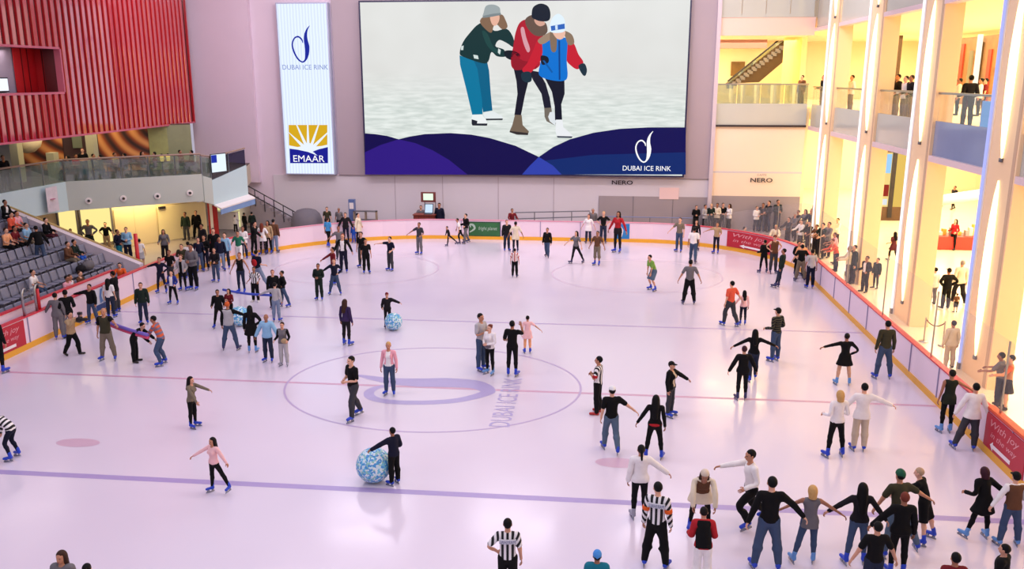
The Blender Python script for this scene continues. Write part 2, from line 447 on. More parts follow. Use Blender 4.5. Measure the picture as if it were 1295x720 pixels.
def rest_blade(n):
    def mk():
        a=J['ank'+n]; mb=MB(); x=a[0]+.01
        mb.box((x-.012,-.155,-.045),(x+.012,-.07,.0),None); mb.box((x-.012,.005,-.045),(x+.012,.075,.0),None)
        mb.box((x-.006,-.185,-.078),(x+.006,.10,-.04),None)
        V=np.array(mb.V); W=np.zeros((len(V),len(BN))); W[:,BN.index('fo'+n)]=1; return V,mb.F,W,None
    return cached(('blade',n),mk)
def rest_hair(kind,lod):
    def mk():
        def f(p):
            x,y,z=p[:,0],p[:,1],p[:,2]
            if kind in('short','crop'):
                d=smin(ell(p,(0,.022,1.664),(.087,.103,.104)),k=.02); face=np.maximum(-(y+.052),1.70-z)
                d=np.maximum(d,np.minimum(-(y+.03),1.695-z-(y+.1)*0)); d=np.maximum(d,1.575-z)
            elif kind in('long','vlong'):
                lo=1.30 if kind=='long' else 1.16
                d=smin(ell(p,(0,.024,1.662),(.094,.108,.108)),cone(p,(0,.065,1.62),(0,.125,lo),.088,.075,1.0),cone(p,(.06,.03,1.62),(.085,.05,1.42),.045,.04),cone(p,(-.06,.03,1.62),(-.085,.05,1.42),.045,.04),k=.03)
                d=np.maximum(d,np.minimum(-(y+.03),1.70-z))
            elif kind=='pony':
                d=smin(ell(p,(0,.022,1.664),(.087,.103,.104)),cone(p,(0,.12,1.66),(0,.15,1.44),.035,.025),k=.02)
                d=np.maximum(d,np.minimum(-(y+.035),1.70-z)); d=np.maximum(d,1.4-z)
            elif kind=='bun':
                d=smin(ell(p,(0,.022,1.664),(.087,.103,.104)),ell(p,(0,.12,1.70),(.045,.04,.045)),k=.015); d=np.maximum(d,np.minimum(-(y+.035),1.70-z)); d=np.maximum(d,1.56-z)
            elif kind=='bob':
                d=smin(ell(p,(0,.026,1.65),(.1,.11,.118)),cone(p,(0,.05,1.6),(0,.06,1.5),.095,.085),k=.03); d=np.maximum(d,np.minimum(-(y+.03),1.70-z)); d=np.maximum(d,1.47-z)
            elif kind=='beanie':
                d=smin(ell(p,(0,.014,1.67),(.094,.112,.118)),k=.02); d=np.maximum(d,1.665-z-.25*y)
            elif kind=='cap':
                d=smin(ell(p,(0,.014,1.672),(.092,.11,.105)),k=.02); d=np.maximum(d,1.675-z); d=np.minimum(d,np.maximum(ell(p,(0,-.10,1.682),(.078,.085,.05)),np.abs(z-1.68)-.013))
            elif kind=='scarf':
                d=smin(ell(p,(0,.02,1.655),(.1,.115,.118)),cone(p,(0,.02,1.58),(0,.02,1.44),.09,.13),k=.03); d=np.maximum(d,np.minimum(-(y+.035),np.maximum(1.705-z,0-(1.52-z))))
                d=np.maximum(d,1.40-z)
            return d
        V,F=surfnet(f,(-.2,-.22,1.12),(.2,.24,1.82),(.02,.026)[lod])
        W=np.zeros((len(V),len(BN))); t=np.clip((1.52-V[:,2])/.15,0,1)*.85; W[:,2]=1-t; W[:,1]=t
        return V,F,W,None
    return cached(('hair',kind,lod),mk)
def align(a,b):
    a=np.array(a,float);b=np.array(b,float);a/=np.linalg.norm(a);b/=np.linalg.norm(b); v=np.cross(a,b);c=a@b
    if c<-.9999: return np.diag([1.,-1,-1])
    K=np.array([[0,-v[2],v[1]],[v[2],0,-v[0]],[-v[1],v[0],0]]); return np.eye(3)+K+K@K/(1+c)
def rx(d): c,s=math.cos(math.radians(d)),math.sin(math.radians(d)); return np.array([[1,0,0],[0,c,-s],[0,s,c]])
def ry(d): c,s=math.cos(math.radians(d)),math.sin(math.radians(d)); return np.array([[c,0,s],[0,1,0],[-s,0,c]])
def rz(d): c,s=math.cos(math.radians(d)),math.sin(math.radians(d)); return np.array([[c,-s,0],[s,c,0],[0,0,1]])
ARMS={'dn':((.20,.03,-1),(.12,-.2,-1)),'lo':((.5,.03,-.9),(.42,-.15,-.9)),'out':((.95,0,-.38),(.95,-.12,-.3)),'fold':((.28,-.2,-1),(-.85,-.65,.2)),'hips':((.65,.25,-.75),(-.55,-.38,-.6)),
 'fwd':((.15,-.85,-.55),(.05,-1,-.1)),'bent':((.25,.12,-1),(.1,-.9,-.3)),'face':((.32,-.75,-.35),(-.35,-.4,.85)),'knee':((.2,-.62,-.8),(.02,-.35,-.95)),'back':((.3,.32,-.9),(-.6,.25,-.55)),
 'clasp':((.2,-.1,-1),(-.55,-.75,-.1)),'up':((.7,-.2,.7),(.1,-.2,1)),'lap':((.2,-.3,-.9),(-.2,-.85,-.25)),'head':((.75,-.2,.45),(-.55,.15,.8)),'rail':((.3,-.55,-.75),(.0,-.95,-.25))}
LEGS={'st':(((.05,-.02,-1),(.03,.05,-1)),)*2,'ap':(((.16,0,-1),(.12,.06,-1)),)*2,'wd':(((.21,-.05,-1),(.18,.06,-1)),)*2,'bend':(((.15,-.35,-1),(.1,.35,-1)),)*2,'sit':(((.12,-1,-.08),(.03,.05,-1)),)*2,
 'wk':(((.06,-.38,-1),(.04,-.05,-1)),((.06,.2,-1),(.05,.55,-1))),'wk2':(((.06,.2,-1),(.05,.55,-1)),((.06,-.38,-1),(.04,-.05,-1))),
 'gl':(((.08,-.28,-1),(.05,.15,-1)),((.28,.42,-.9),(.25,.7,-.9))),'gl2':(((.28,.42,-.9),(.25,.7,-.9)),((.08,-.28,-1),(.05,.15,-1))),
 'crouch':(((.3,-1,.1),(.0,.55,-1)),)*2,'kneel':(((.15,-.75,-.75),(.05,.5,-1)),((.1,.25,-1),(.05,.9,-.6)))}
def pose(face,lean=0,side=0,arms='dn',legs='st',head=0,nod=0,tilt=0):
    """new bone transforms in a frame turned to FACE degrees (0 looks at the camera side, 90 to +X); world-frame tuples are allowed for limbs"""
    R0=rz(face); T={}
    Rp=rx(lean*.35)@ry(side*.3); Rc=rx(lean)@ry(side); 
    T['pel']=(Rp,J['pel'],J['pel'])
    w=Rp@(J['wai']-J['pel'])+J['pel']; T['che']=(Rc,J['wai'],w)
    nk=Rc@(J['nck']-J['wai'])+w; Rh=rz(head)@rx(lean*.45+nod)@ry(side*.5+tilt); T['hea']=(Rh,J['nck'],nk)
    # which arm / leg shows further to the left in the picture
    order=('L','R') if (R0@np.array([1,0,0]))[0]<-1e-6 or abs((R0@np.array([1,0,0]))[0])<=1e-6 and (R0@np.array([1,0,0]))[1]<0 else ('R','L')
    A=arms if isinstance(arms,(list,tuple)) and len(arms)==2 else (arms,arms)
    for n,a in zip(order,A):
        s=1 if n=='L' else -1
        if isinstance(a,str): u,f=[np.array((v[0]*s,v[1],v[2])) for v in ARMS[a]]; 
        elif isinstance(a[0],(tuple,list)): u,f=[R0.T@np.array(v,float) for v in a]
        else: u=f=R0.T@np.array(a,float)
        if isinstance(a,str) and abs(lean)>25 and a in('dn','knee','lap','bent','fwd'): pass
        sh=Rc@(J['sho'+n]-J['wai'])+w; Ru=align(J['elb'+n]-J['sho'+n],u); T['ua'+n]=(Ru,J['sho'+n],sh)
        el=Ru@(J['elb'+n]-J['sho'+n])+sh; T['fa'+n]=(align(J['wri'+n]-J['elb'+n],f),J['elb'+n],el)
    Lg=LEGS[legs] if isinstance(legs,str) else legs
    for n,a in zip(('L','R') if isinstance(legs,str) else order,Lg):
        s=1 if n=='L' else -1
        if isinstance(legs,str): u,f=[np.array((v[0]*s,v[1],v[2])) for v in a]
        elif isinstance(a[0],(tuple,list)): u,f=[R0.T@np.array(v,float) for v in a]
        else: u=f=R0.T@np.array(a,float)
        hp=Rp@(J['hip'+n]-J['pel'])+J['pel']; Ru=align(J['kne'+n]-J['hip'+n],u); T['th'+n]=(Ru,J['hip'+n],hp)
        kn=Ru@(J['kne'+n]-J['hip'+n])+hp; Rs=align(J['ank'+n]-J['kne'+n],f); T['sh'+n]=(Rs,J['kne'+n],kn)
        an=Rs@(J['ank'+n]-J['kne'+n])+kn; v=Rs@np.array([0,0,-1.]); tip=max(-35,min(35,math.degrees(math.atan2(v[1],-v[2]))))*.5
        T['fo'+n]=(rz(s*12)@rx(tip),J['ank'+n],an)
    M=np.zeros((len(BN),3,4))
    for i,b in enumerate(BN):
        R,h,nh=T[b]; R=R0@R; M[i,:,:3]=R; M[i,:,3]=R0@nh-R@h
    return M
def skin(V,W,M):
    out=np.zeros_like(V)
    for i in range(len(BN)):
        w=W[:,i]; k=w>0
        if k.any(): out[k]+=w[k,None]*(V[k]@M[i,:,:3].T+M[i,:,3])
    return out
PAL=dict(blk=(9,8,10),dk=(25,22,27),navy=(18,20,42),gry=(108,104,108),lgry=(176,172,174),dgry=(58,58,64),wht=(236,230,228),cream=(222,208,184),tan=(176,148,112),brn=(98,64,44),olv=(58,55,38),dgrn=(24,38,32),
 khk=(120,108,92),red=(170,32,40),dred=(112,26,34),org=(224,96,40),coral=(222,92,66),pink=(232,164,176),lpink=(240,190,190),jean=(62,78,106),djean=(34,42,64),ljean=(118,132,158),lblue=(140,184,216),blue=(40,90,190),
 rblue=(40,56,140),purp=(54,38,78),grn=(40,110,84),lgrn=(126,168,74),teal=(20,110,130),nude=(206,160,132),maroon=(84,34,44),yel=(196,176,110),peach=(236,166,120),gyblue=(86,104,124),camo=(32,37,28),skyb=(70,150,205),sand=(200,182,160))
HAIR=dict(blk=(6,5,6),brn=(58,36,26),dbrn=(18,13,11),red=(110,50,36),bld=(196,154,96),gry=(150,140,135),wht=(228,226,224),blue=(70,140,210),grn=(30,84,60),dred=(110,30,40),mar=(58,26,36),cream=(214,196,176),tan=(180,150,120),navy=(24,26,48),org=(200,90,40))
def cloth(c):
    if c=='ref': return pattern('referee_stripes',(22,20,24),(232,228,228),0,.098)
    if c=='refh': return pattern('cross_stripes',(22,20,24),(232,228,228),2,.11)
    if c=='orstripe': return pattern('orange_grey_stripes',(206,88,52),(116,104,128),2,.15,.5)
    if c=='gystripe': return pattern('black_gold_stripes',(20,20,22),(96,92,64),2,.075,.82)
    if c=='redwht': return pattern('red_white_stripes',(170,60,60),(230,214,210),0,.16,.4)
    return mat('cloth_'+c,PAL[c],.88,var=.12,scale=9,spec=.25)
SKIN=[(206,150,122),(186,128,98),(222,168,140),(160,106,80)]
FOOT={'sk':('skate',(24,62,190)),'ls':('skate',(96,146,206)),'ds':('skate',(46,44,92)),'ws':('shoe',(225,222,222)),'bs':('shoe',(24,22,24)),'gs':('skate',(150,150,165)),'rs':('shoe',(180,40,40))}
EYEM=mat('eye',(30,22,20),.3); LIPM=mat('lips',(168,84,80),.6); BLADE=mat('skate_blade',(150,155,170),.25,1.0)
NP=[0]
def rink_sd(x,y):
    if x>2.2 and y>43.7: return 8.2-math.hypot(x-2.2,y-43.7)
    if x<-9.1 and y>40.1: return 11.8-math.hypot(x+9.1,y-40.1)
    return min(x+20.9,10.4-x,51.9-y)
def person(x,top,bot,face,tops,bots,hair,foot,label,arms='dn',legs='st',lean=0,side=0,head=0,nod=0,tilt=0,g=None,h=1.72,z0=0.0,X=None,Y=None,at=None,group='skaters on the ice',skin_i=None,name='person',cat='person',bag=None,glove=None,extra=None,hair2=('crop','dbrn')):
    """a figure whose feet stand under picture column x; top/bot are picture rows of head and feet (bot None: height h is used)"""
    NP[0]+=1; i=NP[0]
    tops=tops if isinstance(tops,list) else [tops]
    hk,hc=hair.split(':') if ':' in hair else ('short',hair)
    if g is None: g='f' if hk in('long','vlong','pony','bun','bob','scarf') else 'm'
    fk,fc=FOOT[foot]; lift=.078 if fk=='skate' else .0
    if at is not None: base=np.array(at,float); s=h/(1.755+lift)
    elif X is not None: p=atx(x,top,X); base=np.array([p[0],p[1],z0]); h=p[2]-z0; s=h/(1.755+lift)
    elif Y is not None: p=aty(x,top,Y); base=np.array([p[0],p[1],z0]); h=p[2]-z0; s=h/(1.755+lift)
    elif bot is None: p=atz(x,top,z0+h); base=np.array([p[0],p[1],z0]); s=h/(1.755+lift)
    else: p=atz(x,bot-1.0,z0); base=p; s=None
    dist=np.linalg.norm(base-EYE); lod=0 if dist<33 else 1
    M=pose(face,lean,side,arms,legs,head,nod,tilt)
    Vb,Fb,Wb,mib=rest_body(g,lod); B0=skin(Vb,Wb,M)
    if legs=='sit': ref=np.array([0,0,0.]); 
    fe=np.concatenate([skin(*[q for q in (lambda r:(r[0],r[2]))(rest_foot(fk,n,lod))],M) for n in 'LR'])
    zmin=fe[:,2].min()-lift
    anchor=np.array([fe[:,0].mean(),fe[:,1].mean(),zmin])
    if legs=='sit': anchor=np.array([0,0,zmin]); anchor[:2]=(rz(face)@np.array([0,.02,0]))[:2]
    topv=B0[B0[:,2].argmax()]
    if s is None:
        s=.95
        for _ in range(5):
            q=np.stack([(topv-anchor)*s+base+[0,0,.02*s],base]); _,yy=proj(q); s*=(bot-1-top)/(yy[1]-yy[0])
    if at is None and X is None and Y is None:
        hd=M[2,:,:3]@J['hd']+M[2,:,3]; q=np.stack([(hd-anchor)*s+base,base]); xx,_=proj(q)
        base=base+RT*((x-(xx[0]+xx[1])/2)/FPX*np.dot(base-EYE,FW))
    if group=='skaters on the ice' and at is None and z0==0:
        for _ in range(4):
            d=rink_sd(base[0],base[1])
            if -1.2<d<.42:
                g_=np.array([rink_sd(base[0]+.05,base[1])-d,rink_sd(base[0],base[1]+.05)-d]); g_/=max(1e-6,np.linalg.norm(g_)); base[:2]+=g_*(.43-d)
    P=lambda V,W:(skin(V,W,M)-anchor)*s
    root=empty(name,base,label,cat,group)
    sk=mat('skin_%d'%((i if skin_i is None else skin_i)%4),SKIN[(i if skin_i is None else skin_i)%4],.55,var=.06,scale=12)
    link('body',fastmesh('body',P(Vb,Wb),Fb,[sk,EYEM,LIPM],mib,True),root)
    def part(nm,r,m,rest=False,parent=root):
        V,F,W,_=r; me=fastmesh(nm,P(V,W),F,m,None,True)
        if rest:
            a=me.attributes.new('rest','FLOAT_VECTOR','POINT'); a.data.foreach_set('vector',V.astype(np.float32).ravel())
        return link(nm,me,parent)
    names={'tee':'t_shirt','long':'sweater','jacket':'jacket','coat':'coat','tank':'tank_top','vest':'vest','shirt':'shirt','polo':'polo_shirt','dress':'dress','longtee':'long_t_shirt','hoodie':'hooded_top','tunic':'tunic','crop':'cardigan','dressl':'dress','abaya':'robe'}
    if bots:
        k,c=bots.split(':'); part({'jeans':'jeans','shorts':'shorts','skirt':'skirt','legs':'tights','slim':'trousers'}.get(k,'trousers'),rest_bot(k,g,lod),cloth(c))
    for q_,t in enumerate(tops):
        k,c=t.split(':'); part(names[k],rest_top(k,g,lod,len(tops)==2 and q_==0 and tops[1][:4]=='tank'),cloth(c),rest=c in('ref','refh','orstripe','gystripe','redwht'))
    if hk!='bald':
        m=mat('hair_'+hc,HAIR[hc],.65,var=.15,scale=30,spec=.2)
        part({'beanie':'hat','cap':'cap','scarf':'headscarf'}.get(hk,'hair'),rest_hair(hk,lod),m)
        if hk in('beanie','cap'): part('hair',rest_hair(hair2[0],lod),mat('hair_'+hair2[1],HAIR[hair2[1]],.65,var=.15,scale=30,spec=.2))
    fm=mat('boot_'+foot,fc,.4,spec=.5)
    for n in 'LR':
        b=part(fk,rest_foot(fk,n,lod),fm)
        if fk=='skate': part('blade',rest_blade(n),BLADE,parent=b)
    if bag:                                                            # small soft thing worn at the waist or on the arm
        pos,r,c,nm=bag; V,F=surfnet(lambda p: ell(p,pos,r)+.004*np.sin(60*p[:,0])*np.cos(50*p[:,2]),np.array(pos)-np.array(r)-.05,np.array(pos)+np.array(r)+.05,.03)
        W=weights(V,.03,['pel','che','uaL','uaR']); link(nm,fastmesh(nm,P(V,W),F,cloth(c),None,True),root)
    if extra: extra(root,M,P,g,lod)
    return root
# ------------------------------------------------------------------ light
w = scn.world = bpy.data.worlds.new('world'); w.use_nodes = True
bg = w.node_tree.nodes['Background']; bg.inputs[0].default_value = (*lin((228,220,242)),1); bg.inputs[1].default_value = 0.56
scn.cycles.transparent_max_bounces = 40
def area(name, loc, size, power, col, rot=(0,0,0), sy=None):
    l=bpy.data.lights.new(name,'AREA'); l.energy=power; l.color=lin(col); l.size=size
    if sy: l.shape='RECTANGLE'; l.size_y=sy
    o=bpy.data.objects.new(name,l); COL.objects.link(o); o.location=loc; o.rotation_euler=rot; return o
for xx in (-14,-5,4):
    for yy in (8,22,36,48): area('rink_lamp',(xx,yy,17.2),5,400,(246,238,252))
for xx in (-21,-11,-1,8): area('wall_wash_fill',(xx,43,16.8),4,480,(255,240,246),rot=(math.radians(62),0,0),sy=2)  # unseen fill lights, added to brighten the back wall
area('mall_lamp',(23,44,6.9),11,9500,(255,240,208),sy=64); area('mall_lamp',(23,44,12.4),11,6800,(255,236,190),sy=64)
area('alcove_lamp',(9,60,12.0),6,800,(255,232,180),sy=8)
area('balcony_lamp',(-27.5,47.2,2.85),5,260,(255,228,160),sy=2,rot=(0,0,math.atan2(.607,.795)))
area('cafe_lamp',(-29,47,6.8),4,190,(255,226,180),sy=10)

# ------------------------------------------------------------------ setting
ICE=mat('ice',(222,211,225),.15,spec=.6,var=.015,scale=.35)
def ice_detail(m):
    nt=m.node_tree;N=nt.nodes;L=nt.links;b=N['Principled BSDF']
    tc=N.new('ShaderNodeTexCoord'); n2=N.new('ShaderNodeTexNoise'); n2.inputs['Scale'].default_value=.5; n2.inputs['Detail'].default_value=6
    L.new(tc.outputs['Object'],n2.inputs['Vector'])
    mp=N.new('ShaderNodeMapRange'); mp.inputs[1].default_value=.2; mp.inputs[2].default_value=.8; mp.inputs[3].default_value=.10; mp.inputs[4].default_value=.26
    L.new(n2.outputs['Fac'],mp.inputs[0]); L.new(mp.outputs[0],b.inputs['Roughness'])
    n3=N.new('ShaderNodeTexNoise'); n3.inputs['Scale'].default_value=5; n3.inputs['Detail'].default_value=5; L.new(tc.outputs['Object'],n3.inputs['Vector'])
    bp=N.new('ShaderNodeBump'); bp.inputs['Strength'].default_value=.05; bp.inputs['Distance'].default_value=.02; L.new(n3.outputs['Fac'],bp.inputs['Height']); L.new(bp.outputs['Normal'],b.inputs['Normal'])
ice_detail(ICE)
FLR=mat('hall_floor',(150,138,140),.5,var=.05,scale=2)
MARB=mat('mall_floor',(240,222,190),.2,var=.05,scale=1)
PINK=mat('back_wall_paint',(216,198,210),.7,var=.03,scale=.7)
LWALL=mat('lower_wall_panel',(208,200,206),.6,var=.03,scale=.6)
GWALL=mat('grey_wall_panel',(158,146,148),.35,var=.04,scale=.8)
LAV=mat('recess_panel',(164,148,154),.55,var=.03,scale=.7)
CREAM=mat('cream_panel',(246,222,196),.5,var=.02,scale=.8)
PILL=mat('pillar_stone',(250,214,168),.45,var=.03,scale=.8)
PILG=mat('pillar_groove',(206,172,140),.5,var=.03)
WARM=mat('mall_wall',(250,234,200),.6,var=.04,scale=.5)
WHITE=mat('white_paint',(232,224,222),.5,var=.02)
STEEL=mat('brushed_steel',(170,168,168),.3,1.0,var=.06,scale=20)
GRYM=mat('grey_metal',(120,118,124),.45,.6,var=.05)
DARK=mat('dark_metal',(40,38,42),.4,.3,var=.1)
GLS=glass('clear_glass',milk=.04); GLR=glass('rink_glass',(.975,.97,.965),.06,(236,226,220),.02); GLG=glass('green_glass',(.72,.80,.74),.16,(150,170,160),.14)
RXL,RXR,RYE=-20.9,10.4,51.9
def rink_path(n=12,y0=6.0,off=0.0):
    """plan of the boards from the near right, round the far end, to the near left; off moves it outwards"""
    P=[(RXR+off,y0),(RXR+off,RYE-8.2)]; c=(RXR-8.2,RYE-8.2)
    P+=[(c[0]+(8.2+off)*math.cos(a),c[1]+(8.2+off)*math.sin(a)) for a in np.linspace(0,math.pi/2,n)[1:]]
    c=(RXL+11.8,RYE-11.8)
    P+=[(c[0]+(11.8+off)*math.cos(a),c[1]+(11.8+off)*math.sin(a)) for a in np.linspace(math.pi/2,math.pi,n)]
    P.append((RXL-off,y0)); return P
mb=MB(); mb.box((-46,-4,-.3),(12.45,66,-.02),FLR); struct(mb.build('floor'))
mb=MB(); mb.box((12.45,-4,-.3),(33,80,-.018),MARB); mb.box((10.55,-4,-.2),(12.45,55,-.015),MARB); struct(mb.build('floor_mall'))
mb=MB(); mb.prism([(x,y,-.03) for x,y in rink_path(16,5.9,-.005)],(0,0,.03),ICE); struct(mb.build('ice_floor'))
# painted marks under the ice
LN=mat('blue_line_paint',(170,152,200),.3,var=.05); LR_=mat('red_line_paint',(206,162,186),.3,var=.05); LG=mat('circle_paint',(186,166,202),.3,var=.05); LLG=mat('logo_paint',(178,166,208),.3,var=.06); LD=mat('spot_paint',(206,172,192),.3)
mb=MB()
def flat(mb,pts,m,z=.0015): tri_poly([(p[0],p[1],z) for p in pts],m,mb)
def hline(y,wd,m): mb.poly([(RXL+.02,y-wd/2,.0015),(RXR-.02,y-wd/2,.0015),(RXR-.02,y+wd/2,.0015),(RXL+.02,y+wd/2,.0015)],m)
hline(18.75,.24,LN); hline(25.9,.15,LR_); hline(33.66,.13,LG)
def ring(cx,cy,rx_,ry_,wd,m,z=.0025,n=72):
    V=[];F=[]
    for i in range(n):
        a=2*math.pi*i/n; V+=[(cx+rx_*math.cos(a),cy+ry_*math.sin(a),z),(cx+(rx_-wd)*math.cos(a),cy+(ry_-wd)*math.sin(a),z)]
    for i in range(n): j=(i+1)%n; F.append((2*i,2*j,2*j+1,2*i+1))
    mb.add(V,F,m)
ring(-5.3,26.2,4.85,3.92,.07,LG)
for cx,cy in ((-12.6,43.0),(1.9,43.0)): ring(cx,cy,4.3,3.7,.06,mat('faint_paint',(210,188,208),.3))
mb.poly([(-14.13+.62*math.cos(a),20.65+.28*math.sin(a),.0025) for a in np.linspace(0,2*math.pi,20)[:-1]],LD)
mb.poly([(.62+.6*math.cos(a),20.9+.3*math.sin(a),.0025) for a in np.linspace(0,2*math.pi,20)[:-1]],LD)
# curled letter of the rink's emblem lying in the centre circle, its tail pointing left, then the words
L_,R_=ribbon([(470,504,.9),(480,509,.6),(520,511.5,.55),(570,511,.45),(606,504,.35),(617,496,.3),(606,488,.45),(570,484,.9),(530,483,1.0),(495,481,.7),(470,476.5,.5),(453,475,.1)])
P1=[atz(p[0],p[1],.0025) for p in np.array([(470,506),(464,500),(468,494),(480,489),(505,486)])]
def paint_stroke(pw,m):
    pts=[(*atz(a,b,.0025)[:2],w_) for a,b,w_ in pw]; L,R=ribbon(pts); V=[(p[0],p[1],.0035) for p in L]+[(p[0],p[1],.0035) for p in R]; n=len(L)
    mb.add(V,[(i,i+1,n+i+1,n+i) for i in range(n-1)],m)
paint_stroke([(500,487,.15),(478,490,.28),(467,496,.33),(470,503,.33),(490,508,.33),(530,509.5,.33),(575,507,.36),(607,500,.4),(617,494,.5),(600,486.5,.75),(565,484,.85),(530,484,.8),(497,482,.55),(470,478,.35),(452,474.5,.1)],LLG)
put_text(mb,'DUBAI ICE RINK',(*atz(641,507)[:2],.0045),(0,1,0),(-1,0,0),LLG,width=4.1,height=.62)
struct(mb.build('trim_1'))
# back wall
YB=55.0
def W(px,py,y=YB): return aty(px,py,y)
xl,xr=-27.2,12.5
mb=MB(); mb.box((-26.6,YB,-.3),(6.72,YB+.3,18),PINK); struct(mb.build('wall_back'))
mb=MB(); mb.box((-26.6,YB-.35,3.0),(W(322,100)[0],YB,18),mat('side_wall_paint',(210,190,204),.7,var=.03,scale=.7)); struct(mb.build('trim_2'))
mb=MB(); x0=W(424,100)[0];x1=W(905,100)[0]; mb.box((x0,YB-.18,3.55),(x1,YB,18),LAV); mb.box((x1-.12,YB-.3,0),(x1+.12,YB,18),mat('panel_edge',(206,190,196),.4)); struct(mb.build('trim_3'))
mb=MB(); xa=W(757,250)[0]; mb.box((-21.5,YB-.06,0),(xa,YB,3.5),LWALL); mb.box((xa,YB-.08,2.4),(x1,YB,3.5),LWALL); mb.box((xa+.02,YB-.1,0),(x1,YB,2.4),GWALL)
for px in (500,560,630,700): mb.box((W(px,250)[0],YB-.075,0),(W(px,250)[0]+.03,YB,3.5),LAV)
for px in (800,850): mb.box((W(px,265)[0],YB-.115,0),(W(px,265)[0]+.04,YB,2.4),mat('seam',(120,112,116),.5))
struct(mb.build('trim_4'))
# small pale notice panel and shop board names under the screen
TXT=mat('dark_lettering',(48,36,40),.5)
mb=MB(); a=W(834,237);b=W(858,252); mb.box((a[0],YB-.13,b[2]),(b[0],YB-.1,a[2]),mat('pale_pink_panel',(232,200,196),.6)); tag(mb.build('wall_notice'),'small blank pale pink panel on the grey wall under the big screen','panel')
def nero(px,py,wd,label):
    e=empty('shop_sign',W(px,py,YB-.14),label,'sign'); c=W(px,py,YB-.14); mb=MB()
    put_text(mb,'NERO',(0,0,0),(1,0,0),(0,0,1),TXT,width=wd,height=wd*.2,bold=.02); mb.build('lettering',e); mb=MB(); put_text(mb,'CAFFE',(0,0,wd*.24),(1,0,0),(0,0,1),mat('grey_lettering',(150,128,124),.5),width=wd*.42,height=wd*.09); mb.build('lettering',e)
nero(787,231,1.32,'dark shop lettering on the pink band just under the big screen')
# far right: cream hoarding panel with the opening of the upper floor over it
xa,xb=6.72,12.35
mb=MB(); mb.box((xa,YB-.02,2.5),(xb,YB+.3,W(950,158)[2]),CREAM); mb.box((xa,YB-.025,W(950,219)[2]),(xb,YB,W(950,217)[2]),LWALL); mb.box((xa,YB-.04,-.2),(xb,YB+.3,2.5),GWALL); struct(mb.build('wall_alcove'))
nero(963,228,1.35,'dark shop lettering on the tall cream panel near the corner')
mb=MB(); mb.box((5,YB+.3,7.2),(12.6,66,7.9),WARM); struct(mb.build('floor_alcove'))
mb=MB(); mb.box((5,66,7),(14.5,66.3,18),WARM); mb.box((5,YB+.3,7),(5.3,66,18),WARM); struct(mb.build('wall_alcove_inner'))
mb=MB(); zb0=W(960,45)[2]; zb1=W(960,22)[2]; mb.box((xa,YB-.05,zb0),(xb+.1,66,zb1),mat('beam_paint',(244,206,188),.5,var=.02)); struct(mb.build('ceiling_alcove'))
def balcony(name,label,p0,p1,n,zs,parent_mats,poster=False):
    """p0-p1 plan line, n outward; zs = ledge bottom, fascia bottom, fascia top, rail top"""
    p0=np.array(p0,float);p1=np.array(p1,float);n=np.array(n,float); e=empty(name,(*p0,zs[0]),label,'balcony','upper floor balconies'); o=np.array([*p0,zs[0]])
    def slab(nm,a,b,z0,z1,th,off,m):
        q=MB(); A=p0+(p1-p0)*a+n*off; B=p0+(p1-p0)*b+n*off; q.prism([(*(A-p0),z0-zs[0]),(*(B-p0),z0-zs[0]),(*(B-p0),z1-zs[0]),(*(A-p0),z1-zs[0])],(*(-n*th),0),m); return q.build(nm,e)
    if zs[1]>zs[0]: slab('ledge',0,1,zs[0],zs[1],.5,.12,parent_mats[0])
    slab('fascia',0,1,zs[1],zs[2],.12,0,parent_mats[1])
    k=4
    for i in range(k): slab('glass_panel',i/k+.004,(i+1)/k-.004,zs[2],zs[3]-.06,.03,-.03,parent_mats[2])
    slab('handrail',0,1,zs[3]-.06,zs[3]+.02,.1,.0,STEEL); return e
LEDGE=mat('ledge_paint',(232,206,206),.5,var=.02); FASC=mat('fascia_glass',(196,196,184),.12,spec=.6,var=.05,scale=.6)
za=W(950,158)[2]; balcony('balcony','glass railed balcony of the upper floor over the cream panel',(xa,YB-.06),(xb,YB-.06),(0,-1),(za-.12,za,W(950,131)[2],W(950,106)[2]),(TXT,FASC,GLG))
balcony('balcony','glass front of the top floor along the very top, over the beam',(xa,YB-.1),(xb,YB-.1),(0,-1),(zb1,zb1,zb1+.2,zb1+2.2),(LEDGE,FASC,FASC))
mb=MB(); mb.box((4.2,53.3,-.02),(12.1,54.95,.4),CON_ if False else GWALL); struct(mb.build('floor_step'))
# things seen inside the alcove
q=lambda px,py,y: aty(px,py,y)
mb=MB(); a=q(912,45,61);b=q(970,61,61); mb.box((5.3,61,b[2]),(b[0],61.6,a[2]),mat('dusky_beam',(150,112,116),.6)); struct(mb.build('trim_5'))
mb=MB(); c=q(1001,80,58); mb.lathe([(.0,0),(.62,0),(.62,.2),(.55,.25),(.55,4.6),(.62,4.7),(0,4.7)],(c[0],58,7.9),mat('yellow_column',(250,226,140),.5,var=.03),24); tag(mb.build('column',smooth=False),'pale yellow round column standing behind the alcove balcony','column')
e=empty('escalator',(*q(925,105,63)[:2],7.9),'dark escalator climbing to the upper floor behind the balcony','escalator'); o=np.array([*q(925,105,63)[:2],7.9])
P=[q(920,106,63)-o,q(993,50,63)-o,q(993,76,63)-o,q(960,104,63)-o]; mb=MB(); mb.prism(P,(0,1.2,0),mat('escalator_truss',(70,52,34),.45,.2,var=.2,scale=3)); mb.build('truss',e)
mb=MB(); mb.tube([q(920,103,63)-o+[0,-.05,0],q(993,44,63)-o+[0,-.05,0]],.06,DARK); mb.build('handrail',e)
mb=MB(); mb.prism([q(920,103,63)-o+[0,-.02,0],q(993,45,63)-o+[0,-.02,0],q(993,50,63)-o+[0,-.02,0],q(922,106,63)-o+[0,-.02,0]],(0,.02,0),GLG); mb.build('glass_panel',e)
mb=MB()
